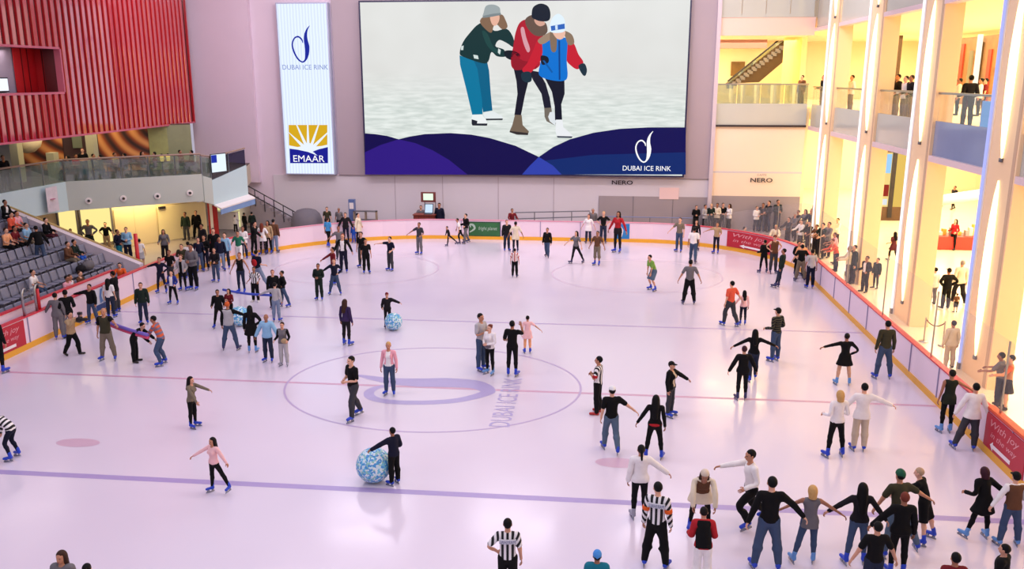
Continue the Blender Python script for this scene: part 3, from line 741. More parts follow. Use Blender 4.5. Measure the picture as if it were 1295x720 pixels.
for i in range(14):
    a=(q(921,106,62.9)-o)*(1-i/14)+(q(991,53,62.9)-o)*(i/14); mb.box(a+[0,0,-.34],a+[.36,.9,-.05],GRYM)
mb.build('step',e)
mb=MB(); a=q(925,78,65.9);b=q(941,96,65.9); mb.box((a[0],65.85,b[2]),(b[0],65.95,a[2]),mat('dark_art',(120,92,44),.5,var=.5,scale=2)); tag(mb.build('wall_picture'),'dark brown abstract picture on the wall behind the escalator','picture')
# right side of the hall: pillars, balconies, mall floors
mb=MB(); mb.box((12.85,8,7.2),(33,80,7.9),WARM); struct(mb.build('ceiling_mall'))
mb=MB(); mb.box((12.85,8,12.7),(33,80,13.3),WARM); struct(mb.build('ceiling_upper'))
mb=MB(); mb.box((33,-4,-.2),(33.3,80,18),WARM); struct(mb.build('wall_right'))
mb=MB(); mb.box((5,80,-.2),(33.3,80.3,18),WARM); mb.box((12.3,55.3,-.2),(12.6,80,7.2),WARM); struct(mb.build('wall_mall_far'))
EDGE=mat('edge_light_tube',(255,246,250),.4,emit=1.25); EDGB=mat('edge_light_blue',(176,182,250),.4,emit=1.0); SCAL=mat('warm_scallop_glow',(255,232,170),.4,emit=3.2)
PY=[51.6,44.0,36.85,29.65,22.4]; nth=['farthest from the camera','second from the far wall','third from the far wall','fourth from the far wall','nearest the camera']
for i,y in enumerate(PY):
    mb=MB(); mb.box((12.5,y-2.05,-.2),(13.22,y,18),PILL); mb.box((12.49,y-1.95,-.2),(12.51,y-1.75,18),PILG); mb.box((12.47,y-.12,-.2),(12.62,y+.04,18),WHITE); o=mb.build('pillar'); struct(o)
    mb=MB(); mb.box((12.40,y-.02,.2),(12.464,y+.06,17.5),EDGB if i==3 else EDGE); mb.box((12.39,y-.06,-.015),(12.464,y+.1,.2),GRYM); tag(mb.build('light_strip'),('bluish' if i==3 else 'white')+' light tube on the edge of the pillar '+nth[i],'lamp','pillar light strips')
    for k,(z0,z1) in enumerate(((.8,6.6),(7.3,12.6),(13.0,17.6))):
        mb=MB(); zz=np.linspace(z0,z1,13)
        mb.tube([(12.47,y-1.05,z) for z in zz],[.02+.15*math.sin(math.pi*(j/12))**.7 for j in range(13)],SCAL,n=8); mb.box((12.42,y-1.12,z0-.12),(12.5,y-.98,z0),GRYM)  # emissive spindle shaped as the uplight's scallop of light on the pillar
        tag(mb.build('uplight_glow',smooth=True),'warm tapered uplight glow shape %s the balcony line, pillar %s'%(('below','above','high above')[k],nth[i]),'lamp','tapered pillar glow shapes')
bl=['between the far corner and the first pillar','in the second bay from the far wall','in the third bay from the far wall','in the bay with the blue display','at the edge of the picture beside the nearest pillar']
ys=[55.0]+PY; WF=mat('blue_fascia',(150,160,186),.1,spec=.6,var=.12,scale=.5)
for i in range(5):
    y0=ys[i]-(2.05 if i else 0); y1=ys[i+1]+.06
    if y0-y1<.5: continue
    balcony('balcony','glass balcony of the upper floor '+bl[i],(12.62,y0),(12.62,y1),(-1,0),(6.62,6.85,8.15,9.2),(LEDGE,WF if i==3 else FASC,GLS))
    mb=MB(); mb.box((12.56,y1,12.55),(12.9,y0,14.6),FASC); mb.box((12.45,y1,12.4),(12.9,y0,12.6),LEDGE); struct(mb.build('trim_%d'%(6+i)))
# ------------------------------------------------------------------ big screen and sign
YS=YB-.55
e=empty('billboard',(W(660,222,YS)[0],YS,3.6),'huge picture screen of three skaters hung on the back wall','screen')
o=np.array([W(660,222,YS)[0],YS,3.6])
S=lambda px,py,k=0: aty(px,py,YS-.05-.006*k)-o
mb=MB(); a=S(457,3);b=S(866,222.5); x0,x1,z0,z1=S(459,100)[0],S(868.5,100)[0],b[2],a[2]
FRM=mat('screen_frame',(26,20,60),.4); mb.box((x0-.1,-.045,z0-.1),(x1+.1,.36,z1+.1),FRM); mb.build('frame',e)
def flatm(name,rgb): return mat('print_'+name,rgb,.5,emit=1.0)
def snow(m):
    nt=m.node_tree;N=nt.nodes;L=nt.links;b=N['Principled BSDF']
    tc=N.new('ShaderNodeTexCoord'); sx=N.new('ShaderNodeSeparateXYZ'); L.new(tc.outputs['Object'],sx.inputs[0])
    mp=N.new('ShaderNodeMapping'); mp.inputs['Scale'].default_value=(.35,1,2.2); L.new(tc.outputs['Object'],mp.inputs[0])
    nz=N.new('ShaderNodeTexNoise'); nz.inputs['Scale'].default_value=2.5; nz.inputs['Detail'].default_value=6; L.new(mp.outputs[0],nz.inputs['Vector'])
    r=N.new('ShaderNodeMapRange'); r.inputs[1].default_value=4.2; r.inputs[2].default_value=6.6; r.inputs[3].default_value=1; r.inputs[4].default_value=0; L.new(sx.outputs[2],r.inputs[0])
    r2=N.new('ShaderNodeMapRange'); r2.inputs[1].default_value=.35; r2.inputs[2].default_value=.65; L.new(nz.outputs['Fac'],r2.inputs[0])
    c1=N.new('ShaderNodeMix'); c1.data_type='RGBA'; c1.inputs[6].default_value=(*lin((196,205,200)),1); c1.inputs[7].default_value=(*lin((224,230,226)),1); L.new(r2.outputs[0],c1.inputs[0])
    n2=N.new('ShaderNodeTexNoise'); n2.inputs['Scale'].default_value=.25; L.new(tc.outputs['Object'],n2.inputs['Vector'])
    c0=N.new('ShaderNodeMix'); c0.data_type='RGBA'; c0.inputs[6].default_value=(*lin((206,206,202)),1); c0.inputs[7].default_value=(*lin((226,228,226)),1); L.new(n2.outputs['Fac'],c0.inputs[0])
    c2=N.new('ShaderNodeMix'); c2.data_type='RGBA'; L.new(r.outputs[0],c2.inputs[0]); L.new(c0.outputs[2],c2.inputs[6]); L.new(c1.outputs[2],c2.inputs[7])
    L.new(c2.outputs[2],b.inputs['Emission Color'])
SNOW=flatm('snow',(214,216,212)); snow(SNOW)
mb=MB(); mb.poly([(x0,-.05,z0),(x1,-.05,z0),(x1,-.05,z1),(x0,-.05,z1)],SNOW); mb.build('picture_ground',e)
cx=lambda p: (570+p[0]/3.79,p[1]/3.79)
def shapes(name,items,conv,k0=1):
    q=MB()
    for k,(rgb,pts,sm) in enumerate(items):
        P=[conv(p) for p in pts]
        if sm: P=smooth_loop(P,4)
        tri_poly([S(p[0],p[1],k0+k*.25) for p in P],flatm('%d_%d_%d'%rgb,rgb),q)
    return q.build(name,e)
DG,TL=(14,48,50),(0,112,150)
shapes('printed_skater',[
 ((0,92,128),[(105,285),(175,298),(184,340),(192,450),(200,530),(155,538),(145,470),(125,330)],0),
 (TL,[(42,265),(110,290),(128,330),(150,480),(153,548),(103,550),(75,430),(45,310)],0),
 (DG,[(130,118),(165,108),(210,148),(268,138),(300,182),(302,226),(268,206),(232,192),(215,222),(255,238),(264,270),(222,270),(195,250),(180,295),(150,303),(60,272),(43,252),(60,200),(98,150)],1),
 ((24,66,64),[(150,150),(175,160),(205,225),(240,245),(235,262),(200,245),(170,210)],1),
 ((200,212,210),[(228,232),(240,240),(236,262),(226,252)],0),((200,212,210),[(108,262),(130,266),(134,284),(112,280)],0),((200,212,210),[(50,222),(62,218),(60,240),(48,240)],0),
 ((14,22,34),[(258,245),(300,243),(332,262),(325,285),(290,288),(262,272)],1),
 ((126,98,76),[(165,76),(140,105),(172,145),(196,156),(206,125),(222,118),(246,140),(272,130),(262,95),(240,68)],1),
 ((222,172,150),[(190,78),(230,72),(232,98),(217,122),(198,116)],1),
 ((150,160,162),[(158,60),(170,28),(205,22),(233,35),(238,58),(238,72),(200,78),(155,84)],1),((120,130,134),[(155,76),(200,66),(240,62),(240,72),(200,80),(156,86)],0),
 ((228,232,232),[(105,550),(150,550),(170,575),(176,594),(100,594),(97,575)],0),((30,34,44),[(100,592),(176,592),(174,603),(104,602)],0),((30,34,44),[(100,572),(128,580),(126,592),(100,592)],0),
 ((220,226,228),[(160,540),(205,533),(248,558),(250,570),(168,570),(158,555)],0),((40,44,54),[(168,569),(250,568),(248,576),(170,577)],0)],cx)
shapes('printed_skater',[
 ((110,102,92),[(448,515),(482,513),(486,545),(505,590),(500,602),(460,582),(450,560)],0),
 ((24,24,42),[(372,335),(424,345),(455,400),(475,470),(482,516),(448,518),(435,450),(395,385)],0),
 ((20,20,38),[(302,330),(372,330),(370,400),(355,460),(337,553),(305,553),(320,450),(315,390)],0),
 ((168,24,44),[(330,110),(365,95),(395,135),(425,160),(445,180),(425,260),(428,310),(400,332),(350,334),(300,330),(288,290),(300,220),(310,160)],1),
 ((140,18,36),[(300,260),(345,290),(400,300),(410,330),(350,334),(300,330)],1),
 ((206,150,160),[(335,140),(350,132),(362,180),(380,235),(368,250),(348,205)],1),
 ((98,78,68),[(388,72),(358,92),(365,130),(400,168),(440,172),(464,150),(455,110),(424,100),(404,88)],1),
 ((206,158,140),[(402,92),(440,98),(452,115),(430,126),(408,114)],1),
 ((16,26,42),[(388,75),(395,35),(430,17),(466,30),(478,66),(470,98),(430,102),(395,88)],1),
 ((112,96,80),[(308,550),(340,552),(345,600),(375,630),(370,645),(320,642),(282,630),(295,600)],0),((50,44,44),[(284,628),(372,638),(370,648),(318,646),(282,634)],0),
 ((18,22,36),[(432,268),(465,273),(468,300),(438,310)],1)],cx,2)
shapes('printed_skater',[
 ((214,220,224),[(475,538),(495,535),(506,575),(500,602),(475,582),(467,560)],0),
 ((18,20,38),[(450,372),(545,385),(546,450),(530,500),(534,576),(500,576),(498,510),(485,440)],0),
 ((190,26,46),[(442,190),(420,185),(395,240),(368,300),(344,330),(350,346),(382,350),(412,312),(442,270)],1),
 ((190,26,46),[(558,188),(590,208),(612,260),(636,300),(610,332),(578,316),(553,280)],1),
 ((24,46,60),[(340,350),(380,345),(388,385),(366,396),(342,382)],1),((24,46,60),[(612,316),(640,304),(653,335),(645,363),(630,356)],1),
 ((0,108,200),[(442,188),(500,188),(545,180),(560,200),(556,290),(560,365),(540,388),(480,384),(424,360),(430,300),(440,250)],1),
 ((0,60,130),[(516,195),(524,195),(526,382),(518,384)],0),((0,84,160),[(440,290),(450,290),(490,345),(484,350)],0),
 ((152,128,108),[(418,192),(480,152),(496,172),(442,212)],1),((126,104,86),[(478,152),(506,155),(506,240),(484,246),(476,200)],1),((134,112,92),[(542,148),(580,165),(592,206),(565,216),(550,180)],1),
 ((226,180,160),[(490,148),(545,146),(545,175),(525,190),(502,178)],1),
 ((216,232,244),[(474,125),(488,85),(515,66),(541,85),(549,120),(545,150),(510,158),(478,152)],1),
 ((44,96,180),[(479,125),(546,113),(547,138),(482,148)],0),((200,220,240),[(500,122),(512,120),(513,142),(502,144)],0),
 ((226,229,232),[(505,574),(536,574),(540,610),(586,650),(580,658),(510,656),(502,630)],0),((60,66,80),[(508,652),(584,654),(580,662),(512,660)],0)],cx,3.2)
cb=lambda p: (455+p[0]/3.047,150+p[1]/3.047)
shapes('printed_waves',[
 ((18,10,72),[(20,57),(60,60),(105,67),(150,80),(190,70),(250,60),(350,56),(430,62),(500,75),(600,105),(690,148),(690,216),(20,216)],0),
 ((46,24,124),[(20,130),(80,102),(150,80),(215,95),(280,122),(345,160),(415,216),(20,216)],0),
 ((16,14,80),[(690,148),(745,110),(810,80),(900,55),(1000,40),(1110,34),(1256,34),(1256,216),(690,216)],0),
 ((14,40,104),[(690,165),(900,140),(1256,130),(1256,216),(690,216)],0),
 ((46,62,164),[(690,148),(655,182),(625,216),(778,216),(745,182)],0)],cb,1.2)
WL=flatm('white',(250,250,250))
mb=MB(); put_dlogo(mb,S(814,186,5),(1,0,0),(0,0,1),(S(814,166)[2]-S(814,206)[2]),WL); mb.build('emblem',e)
mb=MB(); put_text(mb,'DUBAI ICE RINK',S(818,213,5),(1,0,0),(0,0,1),WL,width=S(848,213)[0]-S(787,213)[0],height=.30); mb.build('lettering',e)
# light box sign
YL=YB-.5
e=empty('sign',(W(386,220,YL)[0],YL,3.6),'tall backlit white sign with blue emblem and gold sunburst','sign'); o2=np.array([W(386,220,YL)[0],YL,3.6])
S2=lambda px,py,k=0: aty(px,py,YL-.006*k)-o2
a=S2(349.5,5);b=S2(422.5,220); 
def lightbox(m):
    nt=m.node_tree;N=nt.nodes;L=nt.links;b_=N['Principled BSDF']; tc=N.new('ShaderNodeTexCoord'); wv=N.new('ShaderNodeTexWave'); wv.inputs['Scale'].default_value=1.6; wv.bands_direction='X'; wv.inputs['Distortion'].default_value=1
    L.new(tc.outputs['Object'],wv.inputs['Vector']); mx=N.new('ShaderNodeMix'); mx.data_type='RGBA'; mx.inputs[6].default_value=(*lin((200,212,238)),1); mx.inputs[7].default_value=(*lin((218,230,252)),1); L.new(wv.outputs['Fac'],mx.inputs[0]); L.new(mx.outputs[2],b_.inputs['Emission Color'])
LB=mat('lightbox_face',(214,226,250),.4,emit=1.12); lightbox(LB)
mb=MB(); mb.box((a[0]-.08,.0,b[2]-.08),(b[0]+.08,.5,a[2]+.08),mat('lightbox_case',(170,176,200),.4)); mb.build('case',e,bevel=.03)
mb=MB(); mb.poly([(a[0],-.004,b[2]),(b[0],-.004,b[2]),(b[0],-.004,a[2]),(a[0],-.004,a[2])],LB); mb.build('face',e)
BLU=flatm('blue',(24,40,150)); GLD=flatm('gold',(208,164,30)); GRL=flatm('greyblue',(120,138,190))
mb=MB(); put_dlogo(mb,S2(380.5,56,2),(1,0,0),(0,0,1),S2(380,32)[2]-S2(380,79)[2],BLU); mb.build('emblem',e)
mb=MB(); put_text(mb,'DUBAI ICE RINK',S2(386,85,2),(1,0,0),(0,0,1),GRL,width=(S2(417,85)[0]-S2(355,85)[0])*.93,height=.30); mb.build('lettering',e)
ce=lambda p: (350+p[0]/7.58,130+p[1]/7.58)
def sh2(name,items,k):
    q=MB()
    for i,(m,pts) in enumerate(items): tri_poly([S2(*ce(p),k+i*.3) for p in pts],m,q)
    return q.build(name,e)
WB=flatm('paper',(226,236,252)); NB=flatm('navy',(26,30,140))
sh2('sunburst',[(GLD,[(113,213),(485,213),(485,410),(400,432),(310,455),(200,440),(118,410)]),
 (WB,[(112,284),(116,283),(275,415),(245,432)]),(WB,[(185,213),(197,213),(292,400),(266,412)]),(WB,[(290,213),(303,213),(314,400),(288,400)]),(WB,[(393,213),(406,213),(348,405),(322,398)]),(WB,[(485,283),(486,297),(365,432),(340,412)]),
 (WB,[(113,408),(200,425),(250,415),(270,395),(305,385),(340,395),(365,420),(430,415),(487,402),(487,430),(400,450),(340,470),(380,502),(300,478),(200,455),(122,445)]),
 (NB,[(122,440),(200,450),(300,472),(392,508),(345,468),(400,447),(490,425),(491,580),(128,580)])],2)
mb=MB(); put_text(mb,'EMAAR',S2(*ce((308,536)),5.5),(1,0,0),(0,0,1),WL,width=S2(*ce((458,536)))[0]-S2(*ce((160,536)))[0],height=.42); mb.build('lettering',e)
# ------------------------------------------------------------------ dasher boards round the ice
BRD=mat('board_white',(238,214,226),.35,var=.02,scale=.8); YEL=mat('kick_strip_yellow',(236,170,44),.4); RCAP=mat('cap_rail_red',(206,52,72),.4); PCAP=mat('cap_rail_pink',(226,150,170),.4); SEAM=mat('board_seam',(150,140,170),.5); ORG=mat('orange_panel',(226,92,50),.5)
e=empty('rink_boards',(RXR,25,0),'white dasher boards with yellow kick strip running round the ice','boards')
pt=rink_path(14,6.0); off=np.array([RXR,25])
loc=[(p[0]-off[0],p[1]-off[1]) for p in pt]
mb=MB(); mb.strip(loc,.0,1.18,-.14,BRD); mb.build('board_panel',e)
inn=[(p[0]-off[0],p[1]-off[1]) for p in rink_path(14,6.0,-.025)]
mb=MB(); mb.strip(inn,.0,.22,-.03,YEL); mb.build('kick_strip',e)
capp=[(p[0]-off[0],p[1]-off[1]) for p in rink_path(14,6.0,-.03)]
ir=13; 
mb=MB(); mb.strip(capp[:12],1.18,1.23,-.2,RCAP); mb.strip(capp[11:24],1.18,1.22,-.2,PCAP); mb.strip(capp[23:],1.18,1.23,-.2,RCAP); mb.build('cap_rail',e)
for y in np.arange(9,44,2.44):
    mb=MB(); mb.box((-.03,y-25-.02,.22),(.0,y-25+.02,1.18),SEAM); mb.build('panel_seam',e)
    mb=MB(); mb.box((RXL-RXR,y-25-.02,.22),(RXL-RXR+.03,y-25+.02,1.18),SEAM); mb.build('panel_seam',e)
for x in np.arange(-8.5,2.2,2.44):
    mb=MB(); mb.box((x-RXR-.02,RYE-25-.02,.22),(x-RXR+.02,RYE-25+.01,1.18),SEAM); mb.build('panel_seam',e)
# advertising panels on the boards
RED=mat('ad_red',(186,34,52),.45,var=.04); ADT=mat('ad_lettering',(226,160,166),.5); ARW=mat('ad_arrow',(244,232,232),.5); ADG=mat('ad_gold',(206,150,60),.5)
def ad(label,c,ux,wd,z0,z1,seg=None,flip=False):
    """red panel: centre c on the board's inner face, ux reading direction"""
    c=np.array(c,float); ux=np.array(ux,float); n=np.cross(ux,[0,0,1.0]); e=empty('advert_panel',c,label,'sign'); h=z1-z0; zc=(z0+z1)/2-c[2]
    P=lambda u,v,k=.03: ux*u+np.array([0,0,zc+v])+n*k
    mb=MB(); mb.prism([P(-wd/2,-h/2,.0),P(wd/2,-h/2,.0),P(wd/2,h/2,.0),P(-wd/2,h/2,.0)],n*.03,RED); mb.build('panel',e)
    mb=MB(); put_text(mb,'With joy',P(-.02,h*.25,.034),ux,(0,0,1),ADT,width=wd*.72,height=h*.28,shear=.3); mb.build('lettering',e); mb=MB(); put_text(mb,'in the way',P(-.02,-h*.06,.034),ux,(0,0,1),ADT,width=wd*.66,height=h*.22,shear=.3); mb.build('lettering',e)
    mb=MB(); a=-wd*.32;b=wd*.2;y=-h*.34;t=h*.06
    mb.poly([P(a,y,.036),P(a+.16,y-.13,.036),P(a+.16,y-t,.036),P(b,y-t,.036),P(b,y+t,.036),P(a+.16,y+t,.036),P(a+.16,y+.13,.036)],ARW); mb.build('arrow',e); return e
ad('red advert panel with arrow below the stands, cut by the picture edge',(RXL+.001,27.35,.2),(0,1,0),1.85,.22,1.14)
ad('red advert panel with arrow under an orange rail on the near side boards',(RXR-.001,21.55,.2),(0,-1,0),2.2,.22,1.14)
# curved one in the far corner
e=empty('advert_panel',(8.4,49.2,.2),'red advert panel with white arrow following the curved corner of the boards','sign'); o=np.array([8.4,49.2,.2]); cc=np.array([RXR-8.2,RYE-8.2])
def cpt(a,z,r): return np.array([cc[0]+r*math.cos(a),cc[1]+r*math.sin(a),z])-o
A0,A1=math.radians(51),math.radians(27.5)
mb=MB(); an=np.linspace(A0,A1,9); V=[];F=[]
for a in an: V+=[cpt(a,.23,8.168),cpt(a,1.14,8.168),cpt(a,.23,8.14),cpt(a,1.14,8.14)]
for i in range(8): k=4*i; F+=[(k,k+4,k+5,k+1),(k+2,k+3,k+7,k+6),(k+1,k+5,k+7,k+3),(k,k+2,k+6,k+4)]
F+=[(0,1,3,2),(32,34,35,33)]
mb.add(V,F,RED); mb.build('panel',e)
def curve_text(s,u0,u1,z,h,m,mb):
    V,F=text_mesh(s,1.0,h,.3); mb.add([cpt(A0+(A1-A0)*(u0+(u1-u0)*(v[0]+.5)),z+v[1],8.125) for v in V],F,m)
mb=MB(); curve_text('With joy',.12,.86,.92,.27,ADT,mb); mb.build('lettering',e); mb=MB(); curve_text('in the way',.12,.82,.62,.22,ADT,mb); mb.build('lettering',e)
mb=MB(); f=lambda u,z: cpt(A0+(A1-A0)*u,z,8.122)
mb.poly([f(.26,.38),f(.36,.27),f(.36,.33),f(.82,.33),f(.82,.43),f(.36,.43),f(.36,.49)],ARW); mb.build('arrow',e)
e=empty('advert_panel',(-7.07,RYE-.03,.2),'dark green advert panel on the far boards','sign')
GRN=mat('ad_green',(44,104,56),.4,var=.6,scale=.9); mb=MB(); mb.box((-.98,.0,0),(.98,.03,.9),mat('ad_edge',(14,26,30),.4)); mb.box((-.95,-.012,.03),(.95,0,.86),GRN); mb.build('panel',e)
mb=MB(); put_text(mb,'fright planet',(.22,-.016,.47),(1,0,0),(0,0,1),mat('ad_pale',(176,196,180),.5),width=1.15,height=.28,shear=.2); mb.build('lettering',e); mb=MB()
L,R=ribbon([(-.92,.25,.05),(-.75,.35,.09),(-.6,.5,.12),(-.7,.7,.14),(-.88,.72,.1),(-.85,.55,.06)]); V=[(p[0],-.016,p[1]) for p in L]+[(p[0],-.016,p[1]) for p in R]; n=len(L); mb.add(V,[(i,i+1,n+i+1,n+i) for i in range(n-1)],mat('ad_pale',(176,196,180),.5)); mb.build('emblem',e)
e=empty('advert_panel',(1.45,RYE-.03,.2),'bright blue advert panel on the far boards behind the skater in red','sign')
mb=MB(); mb.box((-.5,0,0),(.34,.03,.92),mat('ad_blue',(32,124,190),.4,var=.25,scale=2)); mb.build('panel',e)
mb=MB(); L,R=ribbon([(-.2,.02,.05),(-.12,.3,.1),(-.1,.55,.12),(-.2,.75,.05)]); V=[(p[0],-.006,p[1]) for p in L]+[(p[0],-.006,p[1]) for p in R]; n=len(L); mb.add(V,[(i,i+1,n+i+1,n+i) for i in range(n-1)],ARW); mb.build('swoosh',e)
c=atx(128,375,RXL+.05); e=empty('advert_panel',(RXL+.03,c[1],.2),'small blue and white advert panel on the boards behind the photographer','sign')
mb=MB(); mb.box((-.03,-.45,.0),(.0,.45,.95),mat('ad_white',(214,216,230),.4)); mb.box((-.0,-.4,.02),(.012,.4,.26),mat('ad_dkblue',(40,70,130),.4)); mb.build('panel',e)
mb=MB(); mb.poly([(.014,-.1,.3),(.014,.12,.34),(.014,.02,.6),(.014,.16,.9),(.014,-.02,.9),(.014,-.12,.6)],mat('ad_midblue',(90,130,190),.4)); mb.build('emblem',e)
mb=MB(); mb.box((RXR-.05,22.7,1.23),(RXR+.16,8,1.30),ORG); tag(mb.build('hand_rail',bevel=.01),'orange padded rail along the top of the near side boards','rail')
# tall glass above the right boards and round the far corner, two panes at the left stand
def glass_screen(label,path,z0,z1s,posts,gm):
    o=np.array([*path[0],0]); e=empty('glass_screen',o,label,'glass')
    for i in range(len(path)-1):
        a=np.array([*path[i],0])-o;b=np.array([*path[i+1],0])-o; d=(b-a)/np.linalg.norm(b-a)*.012; n=np.array([-d[1],d[0],0])/.012*.012
        mb=MB(); mb.prism([a+d+[0,0,z0],b-d+[0,0,z0],b-d+[0,0,z1s[i+1]],a+d+[0,0,z1s[i]]],n,gm); mb.build('pane',e)
    if posts:
        for i in range(0,len(path),posts):
            a=np.array([*path[i],0])-o; mb=MB(); mb.box(a+[-.02,-.02,z0],a+[.02,.02,z1s[i]],STEEL); mb.build('post',e)
pr=[(RXR+.07,y) for y in np.arange(12.4,43.8,2.44)]
zt=[3.05+.6*(p[1]-12)/32 for p in pr]
glass_screen('tall clear glass screen on top of the side boards beside the mall',pr,1.23,zt,2,GLR)
cg=[(RXR-8.2+8.27*math.cos(a),RYE-8.2+8.27*math.sin(a)) for a in np.linspace(0,math.radians(62),8)]
glass_screen('tall glass screen curving round the far corner in front of the crowd',cg,1.23,[3.6,3.5,3.3,3.0,2.7,2.4,2.1,1.9],3,GLR)
for k,(p0,p1) in enumerate((((28,370),(38,365)),((42,366),(52,366)))): pass
e=empty('gate_frame',(RXL-.05,28.9,1.2),'pair of rounded steel posts with a clear pane on the left boards','gate')
for y in (-.42,.30):
    mb=MB(); mb.tube([(0,y,0),(0,y,.85),(0,y+.08,1.0),(0,y+.2,1.02)],.045,STEEL); mb.build('post',e,smooth=True)
mb=MB(); mb.box((-.01,-.4,0),(.01,.28,.95),GLS); mb.build('pane',e)
mb=MB(); y=atx(52,393,RXL-.05)[1]; mb.tube([(RXL-.1,y,1.2),(RXL-.1,y,2.05)],.06,mat('red_post',(206,30,40),.4)); mb.tube([(RXL-.1,y,2.05),(RXL-.1,y,2.25)],.07,DARK); tag(mb.build('post',smooth=True),'red post with dark top standing on the left boards by the stands','post')
y=atx(170,310,-22.3); mb=MB(); c=atz(171,338,1.1); mb.tube([(c[0]-.4,c[1]+1,.0),(c[0]-.4,c[1]+1,2.5)],.09,mat('red_post',(206,30,40),.4)); tag(mb.build('post',smooth=True),'red post beside the passage at the foot of the stands','post')

# ------------------------------------------------------------------ stands on the left
CON=mat('concrete',(140,134,142),.7,var=.06,scale=2); PAR=mat('parapet_paint',(222,208,214),.5,var=.03); GLD_=mat('handrail_gold',(206,180,120),.35,.6)
ROW=[(-22.15,.42),(-23.05,.84),(-23.95,1.26),(-24.85,1.68),(-25.75,2.10),(-26.65,2.52),(-27.55,2.94)]
mb=MB()
for x,z in ROW: mb.box((x-.45,22,-.02),(x+.45,37.75,z),CON)
struct(mb.build('floor_stands'))
mb=MB(); mb.box((-21.5,22,-.02),(-21.38,35.2,1.42),BRD); mb.box((-21.53,22,1.42),(-21.35,35.2,1.47),RCAP); struct(mb.build('wall_stands_front'))
mb=MB(); mb.prism([(-21.6,37.75,-.02),(-29.4,37.75,-.02),(-29.4,37.75,4.25),(-21.6,37.75,1.15)],(0,.35,0),PAR); mb.prism([(-21.6,38.1,1.15),(-29.4,38.1,4.25),(-29.4,38.1,4.33),(-21.6,38.1,1.22)],(0,.06,0),GLD_); struct(mb.build('wall_stands_end'))
SEAT=mat('seat_plastic',(128,128,144),.45,var=.06,scale=4)
def seat_proto(label):
    e=empty('stand_seat',(0,0,0),label,'seat')
    mb=MB(); V=[];F=[]   # back: curved shell
    for i,z in enumerate((.36,.5,.68,.8,.84)):
        for j,y in enumerate(np.linspace(-.22,.22,5)):
            b=-.20-.10*(z-.36)/.45+.03*(abs(y)/.22)**2; V.append((b,y,z))
    n=len(V); V+=[(x-.03,y,z) for x,y,z in V]
    for i in range(4):
        for j in range(4):
            k=i*5+j; F+=[(k,k+1,k+6,k+5),(n+k,n+k+5,n+k+6,n+k+1)]
    edge=[0,1,2,3,4,9,14,19,24,23,22,21,20,15,10,5]
    for a,b in zip(edge,edge[1:]+edge[:1]): F.append((a,b,n+b,n+a))
    mb.add(V,F,SEAT); mb.build('backrest',e,smooth=True)
    mb=MB(); mb.box((-.20,-.21,.36),(.2,.21,.41),SEAT); mb.build('cushion',e,bevel=.02)
    mb=MB(); mb.box((-.22,-.03,.0),(-.12,.03,.38),GRYM); mb.box((-.22,-.16,.33),(.1,.16,.36),GRYM); mb.build('bracket',e)
    return e
def copy_tree(o,parent=None):
    c=o.copy(); COL.objects.link(c)
    if parent is not None: c.parent=parent
    for ch in list(o.children): copy_tree(ch,c)
    return c
lab=['grey plastic seat in the front row of the stands','grey plastic seat in the second row of the stands','grey plastic seat in the third row of the stands','grey plastic seat in the fourth row of the stands','grey plastic seat in the fifth row of the stands','grey plastic seat in the sixth row of the stands','grey plastic seat in the top row of the stands']
proto=None
for r,(x,z) in enumerate(ROW):
    for k in range(30):
        y=22.4+k*.52
        px,py=proj([x,y,z+.7])
        if px[0]<-6 or y>37.5: continue
        if proto is None: proto=seat_proto('s'); c=proto
        else: c=copy_tree(proto)
        c.location=(x,y,z); c['label']=lab[r]; c['group']='seats, row %d of the stands'%(r+1)
# ------------------------------------------------------------------ left: balcony, shops under it, red wall above
u=np.array([.795,.607,0]); nn=np.array([-.607,.795,0])
B=np.array([-27.8,42.3,0]);C=np.array([-22.35,46.5,0]);D=np.array([-22.2,47.4,0]);E_=np.array([-21.2,50.0,0]);A=np.array([-28.1,36.0,0])
BG=mat('balcony_fascia',(184,190,182),.4,var=.04,scale=.6); BGL=mat('balcony_fascia_glass',(190,212,216),.25,spec=.6,var=.05,scale=.6)
zt_,zb_,zr_=4.45,2.92,5.58
def bal(label,P,Q,top=(zt_,zt_),bot=(zb_,zb_),rail=(zr_,zr_),fm=BG,gm=GLG,panes=5,group='cafe balcony fronts'):
    e=empty('balcony',(*P[:2],0),label,'balcony'); n=np.array([(Q-P)[1],-(Q-P)[0],0]); n/=np.linalg.norm(n); Z=lambda t,ab: ab[0]+(ab[1]-ab[0])*t
    pt=lambda t,z,o=0: (Q-P)*t+np.array([0,0,z])+n*o
    mb=MB(); mb.prism([pt(0,bot[0]),pt(1,bot[1]),pt(1,top[1]),pt(0,top[0])],-n*.15,fm); mb.build('fascia',e)
    for i in range(panes):
        a,b=i/panes+.006,(i+1)/panes-.006; mb=MB(); mb.prism([pt(a,Z(a,top),-.05),pt(b,Z(b,top),-.05),pt(b,Z(b,rail)-.08,-.05),pt(a,Z(a,rail)-.08,-.05)],-n*.025,gm); mb.build('glass_panel',e)
        mb=MB(); mb.box(pt(i/panes,Z(i/panes,top),-.06)-[.03,.03,0],pt(i/panes,Z(i/panes,rail),-.06)+[.03,.03,-.04],STEEL); mb.build('post',e)
    mb=MB(); mb.tube([pt(0,rail[0],-.05),pt(1,rail[1],-.05)],.05,mat('rail_wood',(150,124,110),.4)); mb.build('handrail',e); return e
e=bal('grey cafe balcony front with glass rail and four small spotlights',B,C,panes=5)
